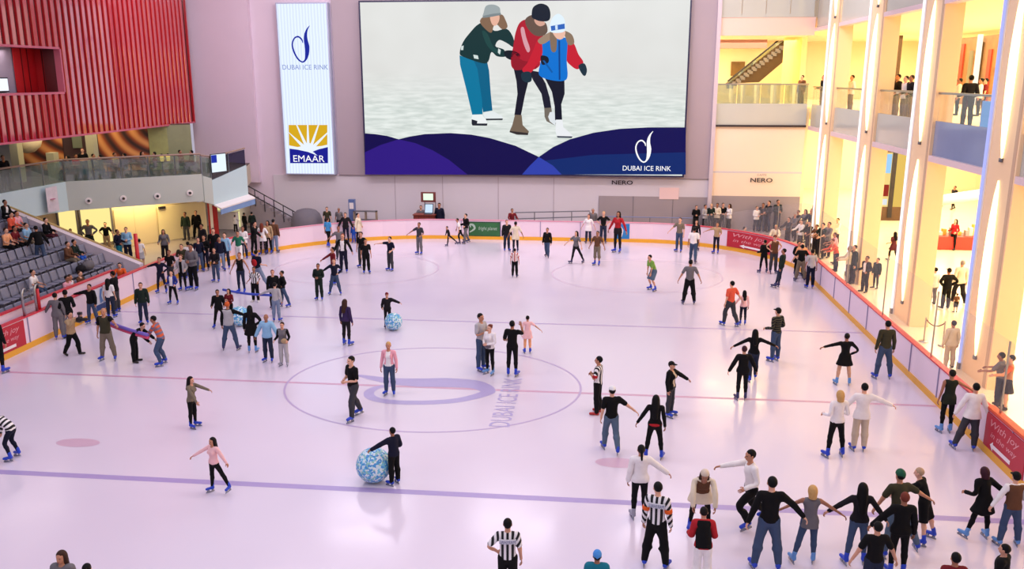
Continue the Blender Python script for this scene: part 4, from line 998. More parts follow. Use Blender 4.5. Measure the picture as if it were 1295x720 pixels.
for px,py in ((112,254),(156,251),(199,248),(240,244)):
    c=onplane(px,py,B,[.607,-.795,0]); d=np.array([.607,-.795,0]); mb=MB(); mb.tube([c-d*.02,c+d*.05],.17,WHITE,n=16); mb.tube([c+d*.04,c+d*.12],.07,DARK,n=10); o=mb.build('spotlight'); tag(o,{112:'round spotlight nearest the paper notice',156:'round spotlight second from the paper notice',199:'round spotlight third from the paper notice',240:'round spotlight nearest the curved glass end'}[px]+' on the grey balcony front','light','balcony spotlights')
bal('side part of the cafe balcony with pale fascia above the stands',A,B,panes=4,bot=(3.2,zb_),fm=BGL)
c=onplane(63,252,B,[1,.05,0]); a1=onplane(55,238,B,[1,.05,0]);a2=onplane(72,266,B,[1,.05,0])
mb=MB(); mb.prism([(c[0]+.1,a1[1],a2[2]),(c[0]+.1,a2[1],a2[2]),(c[0]+.1,a2[1],a1[2]),(c[0]+.1,a1[1],a1[2])],(.02,0,0),mat('poster_paper',(206,196,204),.6,var=.25,scale=3)); mb.lathe([(0,0),(.16,0),(.16,.03),(0,.03)],(c[0]+.13,c[1],c[2]),mat('poster_pink',(196,120,150),.6)); tag(mb.build('notice'),'white paper notice with pink print on the pale balcony side','notice')
bal('curved glass fronted end of the cafe balcony next to the back wall',D,E_,top=(4.0,4.62),bot=(2.55,2.85),rail=(5.3,5.62),fm=BGL,gm=glass('dark_glass',(.35,.36,.40),.1,(90,90,100)),panes=2)
bal('short post-framed joint of the cafe balcony at its corner',C+u*.05,D,top=(4.35,4.1),bot=(2.85,2.6),rail=(5.5,5.35),panes=1)
a=onplane(265,195,D,[2.6,-1,0]);b=onplane(283,217,D,[2.6,-1,0])
e=empty('screen',a+[.1,-.1,0],'bright white screen with blue corner at the balcony end','screen'); mb=MB(); du=(E_-D)/np.linalg.norm(E_-D); hh=a[2]-b[2]; wd=1.15
mb.prism([(0,0,-hh),(*(du*wd)[:2],-hh),(*(du*wd)[:2],0),(0,0,0)],(-.06,.03,0),DARK); mb.build('case',e)
mb=MB(); k=np.array([.02,-.01,0]); mb.poly([k+[0,0,-hh+.04],k+du*(wd-.04)+[0,0,-hh+.04],k+du*(wd-.04)+[0,0,-.04],k+[0,0,-.04]],mat('screen_glow',(226,240,250),.3,emit=1)); mb.poly([k*1.4+[0,0,-.5],k*1.4+du*.42+[0,0,-.5],k*1.4+du*.42+[0,0,-.06],k*1.4+[0,0,-.06]],mat('screen_blue',(30,50,170),.3,emit=.9)); mb.build('display',e)
# balcony floor slab
mb=MB(); mb.prism([(*(A+[-.2,0,0])[:2],zb_+.1),(*(B-[.2,-.1,0])[:2],zb_+.1),(*(C+nn*.2)[:2],zb_+.1),(*(D-[.2,0,0])[:2],zb_+.1),(-21.5,50,zb_+.1),(-23,54.9,zb_+.1),(-44,54.9,zb_+.1),(-44,36,zb_+.1)],(0,0,1.24),mat('soffit',(190,180,160),.6,var=.03)); mb.prism([(v[0],v[1],zb_+1.34) for v in mb.V[:8]],(0,0,.012),mat('cafe_floor',(74,56,48),.5,var=.2,scale=2)); struct(mb.build('floor_balcony'))
# storefront below
SP=np.array([-29.54-.75,43.2+.49,0]); SD=np.array([.549,.836,0]); SN=np.array([.836,-.549,0])
sp=lambda px,py: onplane(px,py,SP,SN)
STORE=mat('store_wall',(214,196,158),.6,var=.03,scale=.6); SHUT=mat('shutter',(226,208,170),.55,var=.03,scale=.5); LITW=mat('lit_window',(255,232,150),.5,emit=.95); 
mb=MB(); mb.prism([SP-SD*9+[0,0,-.02],SP+SD*9.3+[0,0,-.02],SP+SD*9.3+[0,0,3.05],SP-SD*9+[0,0,3.05]],-SN*.3,STORE); struct(mb.build('wall_store'))
def on_store(px0,py0,px1,py1,off,th,m,mb):
    a=sp(px0,(py0+py1)/2);b=sp(px1,(py0+py1)/2); z1=sp((px0+px1)/2,py0)[2];z0=sp((px0+px1)/2,py1)[2]; z1=min(z1,3.0); z0=max(z0,0)
    mb.prism([(*(a+SN*off)[:2],z0),(*(b+SN*off)[:2],z0),(*(b+SN*off)[:2],z1),(*(a+SN*off)[:2],z1)],SN*th,m)
for i,(x0,x1) in enumerate(((74,96),(102,140))):
    e=empty('shop_window',sp((x0+x1)/2,304)*[1,1,0],('narrow','wide')[i]+' brightly lit yellow shop window under the balcony','window')
    o=e.location.copy()
    mb=MB(); on_store(x0,262,x1,308,.02,.05,LITW,mb); ob=mb.build('backlit_panel'); ob.data.transform(Matrix.Translation(-o)); ob.parent=e
    mb=MB(); on_store(x0-2,260,x0,310,.02,.12,GRYM,mb); on_store(x1,260,x1+2,310,.02,.12,GRYM,mb); on_store(x0,308,x1,312,.02,.12,GRYM,mb); ob=mb.build('window_frame'); ob.data.transform(Matrix.Translation(-o)); ob.parent=e
mb=MB(); on_store(145,262,198,312,.02,.06,SHUT,mb); on_store(170,262,170.5,312,.08,.01,STORE,mb); tag(mb.build('shutter'),'plain cream closed shop shutter beside the lit window','shutter')
mb=MB(); on_store(200,258,261,312,.02,.06,mat('shutter_pale',(236,220,176),.55,var=.03,scale=.5),mb); on_store(199,261,207,264,.08,.15,DARK,mb); tag(mb.build('shutter'),'plain cream closed shop front behind the two standing men','shutter')
# red banner and counter booth near the corner
c=atz(269,305,0); e=empty('banner',(-22.9,49.3,0),'tall red and white upright banner at the balcony corner','banner'); a=aty(262,259,49.3);b=aty(277,300,49.3)
mb=MB(); mb.box((a[0]+22.9,0,.3),(b[0]+22.9,.08,2.7),mat('banner_red',(168,24,36),.5)); mb.box((a[0]+22.9+.12,-.01,.3),(a[0]+22.9+.3,0,2.7),WHITE); mb.build('cloth',e)
mb=MB(); mb.tube([((a[0]+b[0])/2+22.9,.1,.0),((a[0]+b[0])/2+22.9,.1,2.75)],.04,STEEL); mb.box(((a[0]+b[0])/2+22.6,-.2,0),((a[0]+b[0])/2+23.2,.4,.05),DARK); mb.build('stand',e)
e=empty('kiosk',(-23.0,54.0,0),'skate hire counter with lit yellow-green back wall','counter')
a=aty(274,262,54.8);b=aty(304,280,54.8)
mb=MB(); mb.box((a[0]+23,.7,.0),(b[0]+23,.78,2.3),mat('kiosk_lit',(236,232,160),.5,emit=.85)); mb.build('back_panel',e)
mb=MB(); mb.box((a[0]+23,-.3,.0),(b[0]+23.2,.1,1.15),WHITE); mb.box((a[0]+22.9,-.4,1.15),(b[0]+23.3,.2,1.2),mat('counter_top',(226,220,206),.3)); mb.build('counter',e)
# awning-like skirt below the curved end
mb=MB(); mb.prism([(*D[:2],2.5),(*E_[:2],2.78),(*(E_+[.5,-.2,0])[:2],2.62),(*(D+[.5,-.2,0])[:2],2.35)],(0,0,.08),WHITE); mb.prism([(*(D+[.48,-.2,0])[:2],2.05),(*(E_+[.48,-.2,0])[:2],2.3),(*(E_+[.48,-.2,0])[:2],2.62),(*(D+[.48,-.2,0])[:2],2.35)],(-.05,.02,0),mat('pelmet_blue',(120,150,196),.5,var=.3,scale=1.5)); tag(mb.build('canopy'),'white edged awning with blue band under the curved balcony end','awning')
# stair down the back wall
e=empty('staircase',(-23,54,0),'stair with thin dark railings against the back wall','stairs')
mb=MB()
for i in range(9):
    x=.1+i*.36; z=2.05-i*.22; mb.box((x,0.1,0),(x+.36,.85,z),mat('stair_stone',(150,138,140),.6,var=.05))
mb.build('steps',e)
mb=MB(); P=lambda x,z:(x,.05,z)
for dz in (1.0,.55): mb.tube([P(-.2,2.0+dz),P(3.2,.15+dz)],.035,DARK)
for i in range(6): x=-.1+i*.62; z=2.0-(x+.2)*.544; mb.tube([P(x,z-.1),P(x,z+1.0)],.03,DARK)
mb.build('railing',e)
mb=MB(); c=aty(387,262,53.6); mb.lathe([(1.0,0),(1.02,.4),(.98,.8),(.85,1.15),(.6,1.38),(.3,1.47),(0,1.5)],(0,0,0),mat('cover_fabric',(112,106,114),.8,var=.1,scale=3),24); tag(mb.build('covered_machine',smooth=True,loc=(c[0],53.6,0)),'grey fabric covered hump standing by the foot of the stair','cover')
c=aty(445,254,53.8); mb=MB(); mb.box((-.2,-.15,0),(.2,.15,2.1),mat('blue_totem',(90,110,160),.4,var=.2)); mb.box((-.14,-.17,1.5),(.14,-.15,1.9),WHITE); tag(mb.build('totem',loc=(c[0],53.8,0)),'slim blue upright totem behind the far boards','totem')
c=aty(462,268,53.6); e=empty('rack',(c[0],53.6,0),'low dark metal rack behind the far boards','rack'); mb=MB()
for z in (.3,.8,1.35): mb.box((-.75,-.2,z),(.75,.2,z+.05),GRYM)
mb.build('shelf',e); mb=MB()
for x in (-.75,.0,.7): mb.box((x,-.2,0),(x+.05,.2,1.4),mat('rack_post',(150,130,110),.5))
mb.build('post',e)
# announcer's desk with laptop, and a screen on posts
WOOD=mat('desk_wood',(128,54,38),.45,var=.2,scale=3)
e=empty('desk',(-11.0,53.0,0),'red-brown wooden announcer desk behind the far boards','desk'); mb=MB(); mb.box((-.66,-.3,0),(.66,.3,1.3),WOOD)
for i in range(5): mb.box((-.66+i*.33-.012,-.315,.1),(-.66+i*.33+.012,-.3,1.3),mat('wood_dark',(84,34,26),.5))
mb.build('cabinet',e); mb=MB(); mb.box((-.72,-.36,1.3),(.72,.36,1.36),WOOD); mb.build('desk_top',e,bevel=.01)
e=empty('laptop',(-10.78,52.95,1.36),'open laptop with glowing white screen on the announcer desk','laptop'); mb=MB(); mb.box((-.25,-.18,0),(.25,.16,.03),DARK); mb.build('keyboard',e)
mb=MB(); mb.prism([(-.28,.16,.03),(.28,.16,.03),(.3,.26,.62),(-.26,.26,.62)],(0,.02,0),DARK); mb.build('lid',e); mb=MB(); mb.poly([(-.24,.155,.06),(.24,.155,.06),(.26,.25,.58),(-.22,.25,.58)],mat('screen_cool',(200,222,250),.3,emit=1.0)); mb.build('display',e)
e=empty('television',(-10.8,53.7,0),'brown framed television on two posts over the announcer desk','television'); a=aty(532,243,53.7);b=aty(551,256,53.7)
mb=MB(); mb.box((a[0]+10.8,0,b[2]),(b[0]+10.8,.1,a[2]),mat('tv_frame',(112,50,44),.5)); mb.build('frame',e,bevel=.02)
mb=MB(); mb.box((a[0]+10.8+.16,-.015,b[2]+.13),(b[0]+10.8-.16,.0,a[2]-.09),mat('screen_tv',(230,250,226),.3,emit=1.0)); mb.build('display',e)
for x in (-.35,.35):
    mb=MB(); mb.tube([(x,.06,0),(x,.06,b[2]+.05)],.03,GRYM); mb.build('post',e)
# rails behind the far boards
e=empty('handrail',(-2.9,53.9,0),'long grey two-bar ramp rail along the back wall','rail'); mb=MB(); a=aty(652,269,53.9);b=aty(746,267,53.9); c=aty(652,277,53.9);d=aty(746,274,53.9); o=np.array([-2.9,53.9,0]); mb.tube([a-o,b-o],.035,GRYM); mb.tube([c-o,d-o],.035,GRYM); mb.build('bar',e)
for px in (652,676,700,723,746):
    p=aty(px,268,53.9)-o; mb=MB(); mb.tube([(p[0],0,0),(p[0],0,p[2])],.03,GRYM); mb.build('post',e)
e=empty('handrail',(3.0,53.9,0),'thin bluish rail in front of the grey wall panel','rail'); o=np.array([3.0,53.9,0]); a=aty(768,274,53.9);b=aty(876,276,53.9); mb=MB(); mb.tube([a-o,b-o],.03,mat('rail_blue',(120,130,170),.4)); mb.build('bar',e)
for px in (768,822,876):
    p=aty(px,275,53.9)-o; mb=MB(); mb.tube([(p[0],0,0),(p[0],0,p[2])],.025,GRYM); mb.build('post',e)
# red ribbed wall high on the left, a real box with a window opening
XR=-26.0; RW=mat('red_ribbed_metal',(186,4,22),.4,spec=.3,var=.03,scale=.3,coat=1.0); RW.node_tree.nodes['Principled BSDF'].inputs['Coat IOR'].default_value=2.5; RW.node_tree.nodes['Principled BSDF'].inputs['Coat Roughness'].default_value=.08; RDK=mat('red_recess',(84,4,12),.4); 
zb,ztop=6.92,18.0; yw0,yw1,zw0,zw1=29.0,40.35,9.05,11.08; y0_,y1_=24.0,53.8
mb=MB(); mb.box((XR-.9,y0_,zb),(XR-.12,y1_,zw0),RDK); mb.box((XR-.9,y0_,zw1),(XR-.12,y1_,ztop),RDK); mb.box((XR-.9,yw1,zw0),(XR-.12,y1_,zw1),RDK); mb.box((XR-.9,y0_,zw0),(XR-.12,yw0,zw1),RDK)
mb.box((XR-.15,y1_-.05,zb),(XR+.0,y1_+.05,ztop),RW); mb.box((XR-.15,y0_,zb-.03),(XR+.01,y1_,zb+.06),mat('red_edge',(190,90,110),.4))
mb.box((XR-.3,yw0,zw1-.02),(XR+.02,yw1,zw1+.08),mat('red_edge',(190,90,110),.4)); mb.box((XR-.3,yw0,zw0-.08),(XR+.02,yw1,zw0+.02),mat('red_edge',(190,90,110),.4)); mb.box((XR-.3,yw1-.02,zw0),(XR+.02,yw1+.08,zw1),mat('red_edge',(190,90,110),.4))
def rib(y,z0,z1):
    V=[(XR-.13,y-.15),(XR-.02,y-.13),(XR,y-.11),(XR,y+.11),(XR-.02,y+.13),(XR-.13,y+.15)]
    k=len(V); P=[(x,yy,z0) for x,yy in V]+[(x,yy,z1) for x,yy in V]
    mb.add(P,[(i,i+1,k+i+1,k+i) for i in range(k-1)]+[tuple(range(k)),tuple(range(k,2*k))[::-1]],RW)
y=y0_+.2
while y<y1_-.2:
    if y<yw1+.12: rib(y,zb+.05,zw0-.05); rib(y,zw1+.05,ztop)
    else: rib(y,zb+.05,ztop)
    y+=.5
struct(mb.build('wall_red',smooth=False))
o=bpy.data.objects['wall_red']
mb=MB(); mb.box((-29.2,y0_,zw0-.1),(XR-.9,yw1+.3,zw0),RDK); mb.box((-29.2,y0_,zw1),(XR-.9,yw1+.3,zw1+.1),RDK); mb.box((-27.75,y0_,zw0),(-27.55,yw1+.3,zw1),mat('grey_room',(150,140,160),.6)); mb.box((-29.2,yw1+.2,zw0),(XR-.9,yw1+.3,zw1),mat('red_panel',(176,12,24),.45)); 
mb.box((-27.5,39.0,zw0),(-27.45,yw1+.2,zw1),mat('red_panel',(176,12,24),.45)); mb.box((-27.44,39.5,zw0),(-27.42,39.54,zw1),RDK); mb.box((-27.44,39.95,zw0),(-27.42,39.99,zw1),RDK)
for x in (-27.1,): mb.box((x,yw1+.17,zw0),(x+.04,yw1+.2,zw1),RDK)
struct(mb.build('wall_red_room'))
area('red_room_lamp',(-27.2,36,11.0),.5,60,(255,235,230),sy=5)
mb=MB(); mb.box((-27.5,37.0,9.1),(-27.42,38.35,9.75),DARK); mb.box((-27.42,37.05,9.15),(-27.4,38.3,9.7),mat('screen_white',(240,244,255),.3,emit=1)); tag(mb.build('monitor'),'small bright white monitor inside the window of the red wall','monitor')
mb=MB(); mb.box((-44,24,6.95),(XR-.9,54.9,7.2),mat('cafe_ceiling',(150,120,90),.6)); struct(mb.build('ceiling_cafe'))
# cafe level: back wall with big swirling brown pictures, columns, lamp shade, glass
KP=np.array([-31.2,46.5,0]); KD=u; KN=np.array([.607,-.795,0]); kp=lambda px,py,off=0: onplane(px,py,KP+KN*off,KN)
CAFE=mat('cafe_wall',(92,62,56),.6,var=.1)
mb=MB(); a=KP-KD*12; b=kp(243,190); mb.prism([(a[0],a[1],4.2),(b[0],b[1],4.2),(b[0],b[1],7.0),(a[0],a[1],7.0)],-KN*.3,CAFE); struct(mb.build('wall_cafe'))
def swirl(key):
    if key in MATS: return MATS[key]
    m=mat(key,(150,80,40),.5); nt=m.node_tree;N=nt.nodes;L=nt.links;b_=N['Principled BSDF']; tc=N.new('ShaderNodeTexCoord'); wv=N.new('ShaderNodeTexWave'); wv.wave_type='RINGS'; wv.rings_direction='SPHERICAL'; wv.inputs['Scale'].default_value=.42; wv.inputs['Distortion'].default_value=5.0; wv.inputs['Detail'].default_value=1; wv.inputs['Detail Scale'].default_value=.5
    mp=N.new('ShaderNodeMapping'); mp.inputs['Location'].default_value=(-2.2,0,-2.6); L.new(tc.outputs['Object'],mp.inputs[0]); L.new(mp.outputs[0],wv.inputs['Vector'])
    cr=N.new('ShaderNodeValToRGB'); el=cr.color_ramp.elements; el[0].color=(*lin((44,16,12)),1); el[1].color=(*lin((214,146,84)),1); k=el.new(.5); k.color=(*lin((150,70,34)),1); L.new(wv.outputs['Fac'],cr.inputs[0]); L.new(cr.outputs[0],b_.inputs['Base Color']); L.new(cr.outputs[0],b_.inputs['Emission Color']); b_.inputs['Emission Strength'].default_value=.06; return m
def panel(nm,label,px0,px1,py0,py1,off,m,cat='picture',th=.05,kind=None):
    a=kp(px0,(py0+py1)/2,off);b=kp(px1,(py0+py1)/2,off);zt2=min(kp((px0+px1)/2,py0,off)[2],6.93);zb2=max(kp((px0+px1)/2,py1,off)[2],4.3); mid=(a+b)/2; mid[2]=zb2
    mb=MB(); mb.prism([(a[0]-mid[0],a[1]-mid[1],0),(b[0]-mid[0],b[1]-mid[1],0),(b[0]-mid[0],b[1]-mid[1],zt2-zb2),(a[0]-mid[0],a[1]-mid[1],zt2-zb2)],KN*th,m); o=mb.build(nm,loc=mid)
    return tag(o,label,cat) if label else struct(o)
panel('wall_picture','big brown swirl picture behind the white lamp shade in the cafe',22,79,150,216,.05,swirl('swirl_picture'))
panel('wall_picture','big orange-brown swirl picture under the middle of the red wall',124,188,140,216,.05,swirl('swirl_picture'))
panel('trim_20',None,188,212,140,216,.1,mat('mossy_glass',(150,150,96),.3,var=.35,scale=2)); panel('trim_21',None,212,242,140,216,.06,mat('olive_glass',(136,138,106),.3,var=.2,scale=2))
panel('trim_22',None,79,113,140,216,.06,mat('aubergine_wall',(66,40,48),.6)); 
panel('wall_box','small grey-green box on the aubergine wall of the cafe',91,103,170,187,.3,mat('greygreen',(110,120,104),.5),'box',.2)
panel('trim_23',None,-30,22,140,230,.2,mat('grey_cladding',(186,192,200),.5,var=.04))
for k,(px,py) in enumerate(((118,200),(69,220),(24,215))):
    a=kp(px,py,2.6 if k else 2.0); mb=MB(); mb.box((-.22,-.22,0),(.22,.22,6.95-4.27 if k!=1 else 1.5),mat('pale_column',(190,190,164),.5,var=.03)); tag(mb.build('column',loc=(a[0],a[1],4.27)),('cream square column in the middle of the cafe','short pale green square pier beside the glass rail','pale square column beside the white lamp shade')[k],'column')
a=kp(34,183,1.6); mb=MB(); mb.lathe([(.02,.75),(.5,.72),(.78,.5),(.66,.15),(.35,-.12),(.0,-.2)],(0,0,0),mat('lamp_shade',(236,224,196),.5,emit=.0),18); mb.tube([(0,0,.7),(0,0,1.2)],.03,DARK); tag(mb.build('pendant_lamp',smooth=True,loc=(a[0],a[1],5.9)),'big white bowl shaped lamp shade hanging in the cafe','lamp')
# cafe tables behind the glass rail
TT=mat('table_top',(96,72,56),.4); 
for k,(px,off) in enumerate(((95,2.6),(135,2.6),(165,2.8),(205,2.6),(235,2.8))):
    a=kp(px,205,off); e=empty('cafe_table',(a[0],a[1],4.27),['small round cafe table behind the rail next to the short pier','small round cafe table behind the rail below the cream column','small round cafe table behind the rail below the orange-brown picture','small round cafe table behind the rail below the mossy glass','small round cafe table behind the rail at the balcony corner'][k],'table','cafe tables'); mb=MB(); mb.lathe([(0,.72),(.42,.72),(.42,.76),(0,.76)],(0,0,0),TT,18); mb.build('table_top',e); mb=MB(); mb.tube([(0,0,.02),(0,0,.72)],.035,DARK); mb.lathe([(0,0),(.25,0),(.25,.02),(0,.04)],(0,0,0),DARK,14); mb.build('pedestal',e)
for k,px in enumerate((205,213)):
    a=kp(px,203,3.0); mb=MB(); mb.tube([(0,0,0),(0,0,.38)],[.1,.12],mat('lantern_glow',(255,214,110),.4,emit=1.1)); mb.tube([(0,0,.38),(0,0,.44)],.06,DARK); tag(mb.build('lantern',loc=(a[0],a[1],5.05)),('glowing yellow lantern nearer the cafe pictures','glowing yellow lantern nearer the balcony corner')[k],'lamp','cafe lanterns')
# ------------------------------------------------------------------ inside the mall on the right
def at_floor(px,py,z=0): return atz(px,py,z)
a=at_floor(1208,322); e=empty('market_stall',(a[0]+.6,a[1]+2.2,0),'red sided display stall with white canopy inside the mall','stall')
mb=MB(); mb.box((-2.2,-.8,0),(2.0,.8,.75),mat('stall_red',(206,54,40),.5)); mb.build('counter',e)
mb=MB(); mb.tube([(-2.2,0,2.55),(2.2,0,3.3)],.3,WHITE,n=12); mb.build('canopy',e,smooth=True)
mb=MB(); 
for i in range(14): x=-2+i*.28; mb.box((x,-.5+.2*(i%3),.75),(x+.2,-.2+.2*(i%3),.95+.14*(i%4)),[mat('ware_grey',(150,150,150),.5),mat('ware_white',(236,226,206),.5),mat('ware_yellow',(220,180,70),.5)][i%3])
mb.build('wares',e)
for x in (-2.0,2.0):
    mb=MB(); mb.tube([(x,.2,0),(x,.2,2.9 if x<0 else 3.2)],.05,STEEL); mb.build('post',e)
mb=MB(); a=atx(1108,215,24.6); 
DKB=mat('shop_dark_brown',(84,58,34),.5,var=.2)
e=empty('shop',(19.3,62.0,0),'dark framed shop with bright screens deep inside the mall','shop'); mb=MB(); mb.box((-.6,0,0),(2.6,.3,.95),DKB); mb.box((-.6,0,4.7),(2.6,.3,5.8),DKB); mb.box((.62,-.06,.2),(.92,.3,5.6),DARK); mb.box((2.3,-.06,0),(2.6,.3,5.6),DKB); mb.build('frame',e)
mb=MB(); mb.box((-.55,.02,.95),(.62,.1,4.7),mat('window_glow',(232,206,130),.4,emit=1.0)); mb.build('pane',e); mb=MB(); mb.box((.92,.02,.95),(2.3,.1,4.7),mat('window_gold',(226,190,96),.5,emit=.9,)); mb.build('pane',e)
mb=MB(); mb.box((-.1,-.1,3.3),(.55,-.02,4.6),mat('screen_sky',(150,200,240),.3,emit=1)); mb.build('display',e); mb=MB(); mb.box((-.2,-.1,1.7),(.55,-.02,2.5),mat('sign_redglow',(180,50,40),.4,emit=.6)); mb.build('shop_sign',e); mb=MB(); mb.box((-.2,-.12,1.1),(.5,-.02,1.5),mat('screen_pale',(220,230,236),.4,emit=.9)); mb.build('display',e)
# blue display behind the upper balcony
e=empty('display_case',(13.4,31.6,7.9),'blue and pink advertising display behind the upper balcony glass','display'); mb=MB(); mb.box((0,-1.4,.1),(.1,1.2,1.05),mat('display_blue',(96,160,226),.4,emit=.9)); mb.box((-.01,-1.4,.1),(.0,-.7,1.05),mat('display_pink',(216,110,160),.4,emit=.8)); mb.box((-.012,-.2,.15),(.0,.1,1.0),mat('display_white',(230,236,250),.4,emit=.9)); mb.build('panel',e); mb=MB(); mb.box((0,-1.45,0),(.14,1.25,.1),DARK); mb.build('foot',e)
mb=MB(); mb.box((25,58.5,7.92),(25.3,68,12.4),mat('shop_back_brown',(150,108,66),.5,var=.55,scale=1.5))
for k_ in range(6): mb.box((24.9,59+k_*1.5,8.2),(25.02,59.5+k_*1.5,12.0-.5*(k_%2)),[mat('gold_ornament',(236,196,120),.4,emit=.7),mat('shop_red',(170,60,40),.5),mat('shop_dark_brown',(84,58,34),.5)][k_%3])

tag(mb.build('shop_display'),'brown and gold shop wall on the upper floor across the mall','shop')
mb=MB(); mb.box((24.6,61.9,7.92),(24.85,62.2,12.5),mat('white_glow',(255,244,214),.4,emit=1.2)); mb_=MB(); mb_.box((20.2,65.5,7.92),(20.9,66.0,12.6),DKB); tag(mb_.build('column'),'dark brown column far back on the upper floor, third bay','column')
tag(mb.build('light_column'),'white glowing upright strip on the upper shop wall','lamp')
# rope barrier
a=atz(1168,432,0);b=atz(1192,437,0); e=empty('rope_barrier',a,'two steel posts with a hanging rope behind the rink glass','barrier'); d=b-a
for p in (np.zeros(3),d):
    mb=MB(); mb.tube([p,p+[0,0,.95]],.03,STEEL); mb.lathe([(0,0),(.17,0),(.15,.03),(0,.05)],p,STEEL,14); mb.build('post',e)
mb=MB(); mb.tube([d*t+np.array([0,0,.88-.5*(t-t*t)*1.6]) for t in np.linspace(0,1,9)],.022,mat('rope',(110,60,60),.8)); mb.build('rope',e)
# inflatable balls
def ball_mat(key,s):
    m=mat(key,(150,206,226),.35); nt=m.node_tree;N=nt.nodes;L=nt.links;b_=N['Principled BSDF']; tc=N.new('ShaderNodeTexCoord'); v=N.new('ShaderNodeTexVoronoi'); v.inputs['Scale'].default_value=s; L.new(tc.outputs['Object'],v.inputs['Vector'])
    cr=N.new('ShaderNodeValToRGB'); el=cr.color_ramp.elements; cr.color_ramp.interpolation='CONSTANT'; el[0].color=(*lin((70,150,210)),1); el[1].position=.32; el[1].color=(*lin((200,226,236)),1); 
    for p_,c_ in ((.5,(110,190,220)),(.68,(224,232,236)),(.85,(150,200,190))): k=el.new(p_); k.color=(*lin(c_),1)
    sp_=N.new('ShaderNodeSeparateColor'); L.new(v.outputs['Color'],sp_.inputs[0]); L.new(sp_.outputs[0],cr.inputs[0]); L.new(cr.outputs[0],b_.inputs['Base Color']); return m
for px,bot,r,sc,label in ((473.5,612,.44,22,'big blue and white mottled ball by the boy in black on the near blue line'),(498,420.5,.35,20,'pale blue ball in front of the small child in dark clothes'),(304,415,.40,18,'pale blue ball half hidden by the girl in black with long hair')):
    p=atz(px,bot-3,0); mb=MB(); pr_=[(r*math.sin(t),-r*math.cos(t)) for t in np.linspace(0,math.pi,15)]; mb.lathe(pr_,(0,0,0),ball_mat('ball_%d'%sc,sc),28)
    e=empty('inflatable_ball',(p[0],p[1],r),label,'ball','inflatable balls on the ice'); mb.build('skin',e,smooth=True); mb=MB(); mb.lathe([(0,r-.002),(.035,r),(.03,r+.02),(0,r+.022)],(0,0,0),WHITE,10); mb.build('valve',e)
# ------------------------------------------------------------------ people
P_=person
# far-left ice
P_(-4,398,473,180,'long:blk','slim:blk','short:blk','sk','skater cut off at the picture edge, only a black leg and blue boot showing',arms='dn')
P_(73,370,430,200,'shirt:gry','trousers:gry','short:blk','sk','man in grey-purple shirt and grey trousers with his back to us, holding the boards',arms=((-.5,.1,-.7),'dn'))
P_(85,366,428,225,'shirt:blk','trousers:gry','short:blk','sk','man in black shirt leaning against the boards next to the grey-shirted man',arms='bent',lean=-8)
PHOT=P_(91,394,450,80,'jacket:tan','trousers:blk','short:blk','bs','photographer in tan jacket and black trousers standing in shoes with a raised camera',arms='face',legs='wk',lean=5)
P_(115,359,411,355,'jacket:blk','jeans:jean','short:dbrn','sk','man in black zip jacket and jeans reaching one arm along the boards',arms=((-1,-.1,-.25),'dn'),legs='ap')
P_(139,352,403,185,'tee:wht','jeans:djean','long:blk','sk','girl in white t-shirt with long black hair beside the small blue board advert',arms='dn')
P_(145,343,396,270,'jacket:blk','jeans:dgry','beanie:dbrn','sk','person in black hooded jacket standing behind the girl in white t-shirt',arms='clasp',lean=6)
P_(151,332,None,20,'long:org','trousers:dk','short:dbrn','bs','person in orange top leaning over the boards at the foot of the stands',X=-21.4,z0=0,arms='rail',lean=12,group='spectators')
MAN=P_(134,389,457,10,['tee:blk','vest:olv'],'trousers:khk','bald:blk','sk','man in black t-shirt and khaki trousers holding the red and blue pole',arms=('dn',(.6,-.5,-.2)),legs='ap')
P_(177,408,459,95,'jacket:blk','trousers:blk','short:blk','bs','man in black suit and black shoes bending forward to the striped sweater',lean=50,arms=((.75,.2,-.75),(.8,-.1,-.7)),legs='st')
P_(199,399,463,275,'long:orstripe','jeans:jean','short:blk','sk','person in orange and grey striped sweater and jeans leaning to the bent man',lean=22,arms=((-.7,-.2,-.7),(-.6,.3,-.75)),legs='bend')
P_(180,357,411,20,'jacket:dgrn','jeans:djean','short:dbrn','sk','man in dark green jacket and jeans standing alone before the passage',arms='dn')
# crowd at the left passage
P_(203,325,372,5,'long:navy','slim:navy','short:dbrn','sk','person in all navy with one arm on the end of the boards at the passage',arms=((-.9,.2,-.3),'hips'),legs='ap')
P_(218,342,386,0,['long:rblue','tank:wht'],'slim:blk','short:dbrn','sk','child in royal blue jacket over white skating out of the crowd',arms='bent',legs='ap')
P_(214,316,362,0,'tee:blk','jeans:dgry','short:red','sk','red-haired person in black t-shirt behind the child in royal blue',arms='bent')
P_(211,308,354,10,'long:olv','trousers:dgry','short:blk','sk','person in olive top at the back of the passage crowd',arms='fold')
P_(227,305,350,200,'tee:wht','jeans:djean','short:blk','sk','black-haired person in white t-shirt deep in the passage crowd',arms='dn')
P_(230,322,369,5,['hoodie:lgry','tank:blk'],'slim:blk','short:red','sk','person in open pale grey hooded top over black, front of the passage crowd',arms='bent',legs='st')
P_(243,308,368,350,'jacket:gry','trousers:blk','short:dbrn','sk','tall person in grey jacket and black trousers, front of the passage crowd',arms='clasp')
P_(252,300,345,30,'long:navy','jeans:jean','short:blk','sk','person in navy top and jeans behind the tall one in grey jacket',arms='bent')
P_(259,297,343,0,'jacket:blk','trousers:navy','short:dbrn','ds','person in black jacket with dark boots in the middle of the crowd',arms='fold')
P_(267,288,338,20,'coat:blk','jeans:dgry','short:dbrn','ds','person in long black coat near the red banner',arms='dn')
P_(256,283,326,340,'jacket:dk','jeans:djean','short:blk','ds','person in charcoal jacket standing in front of the banner foot',arms='dn')
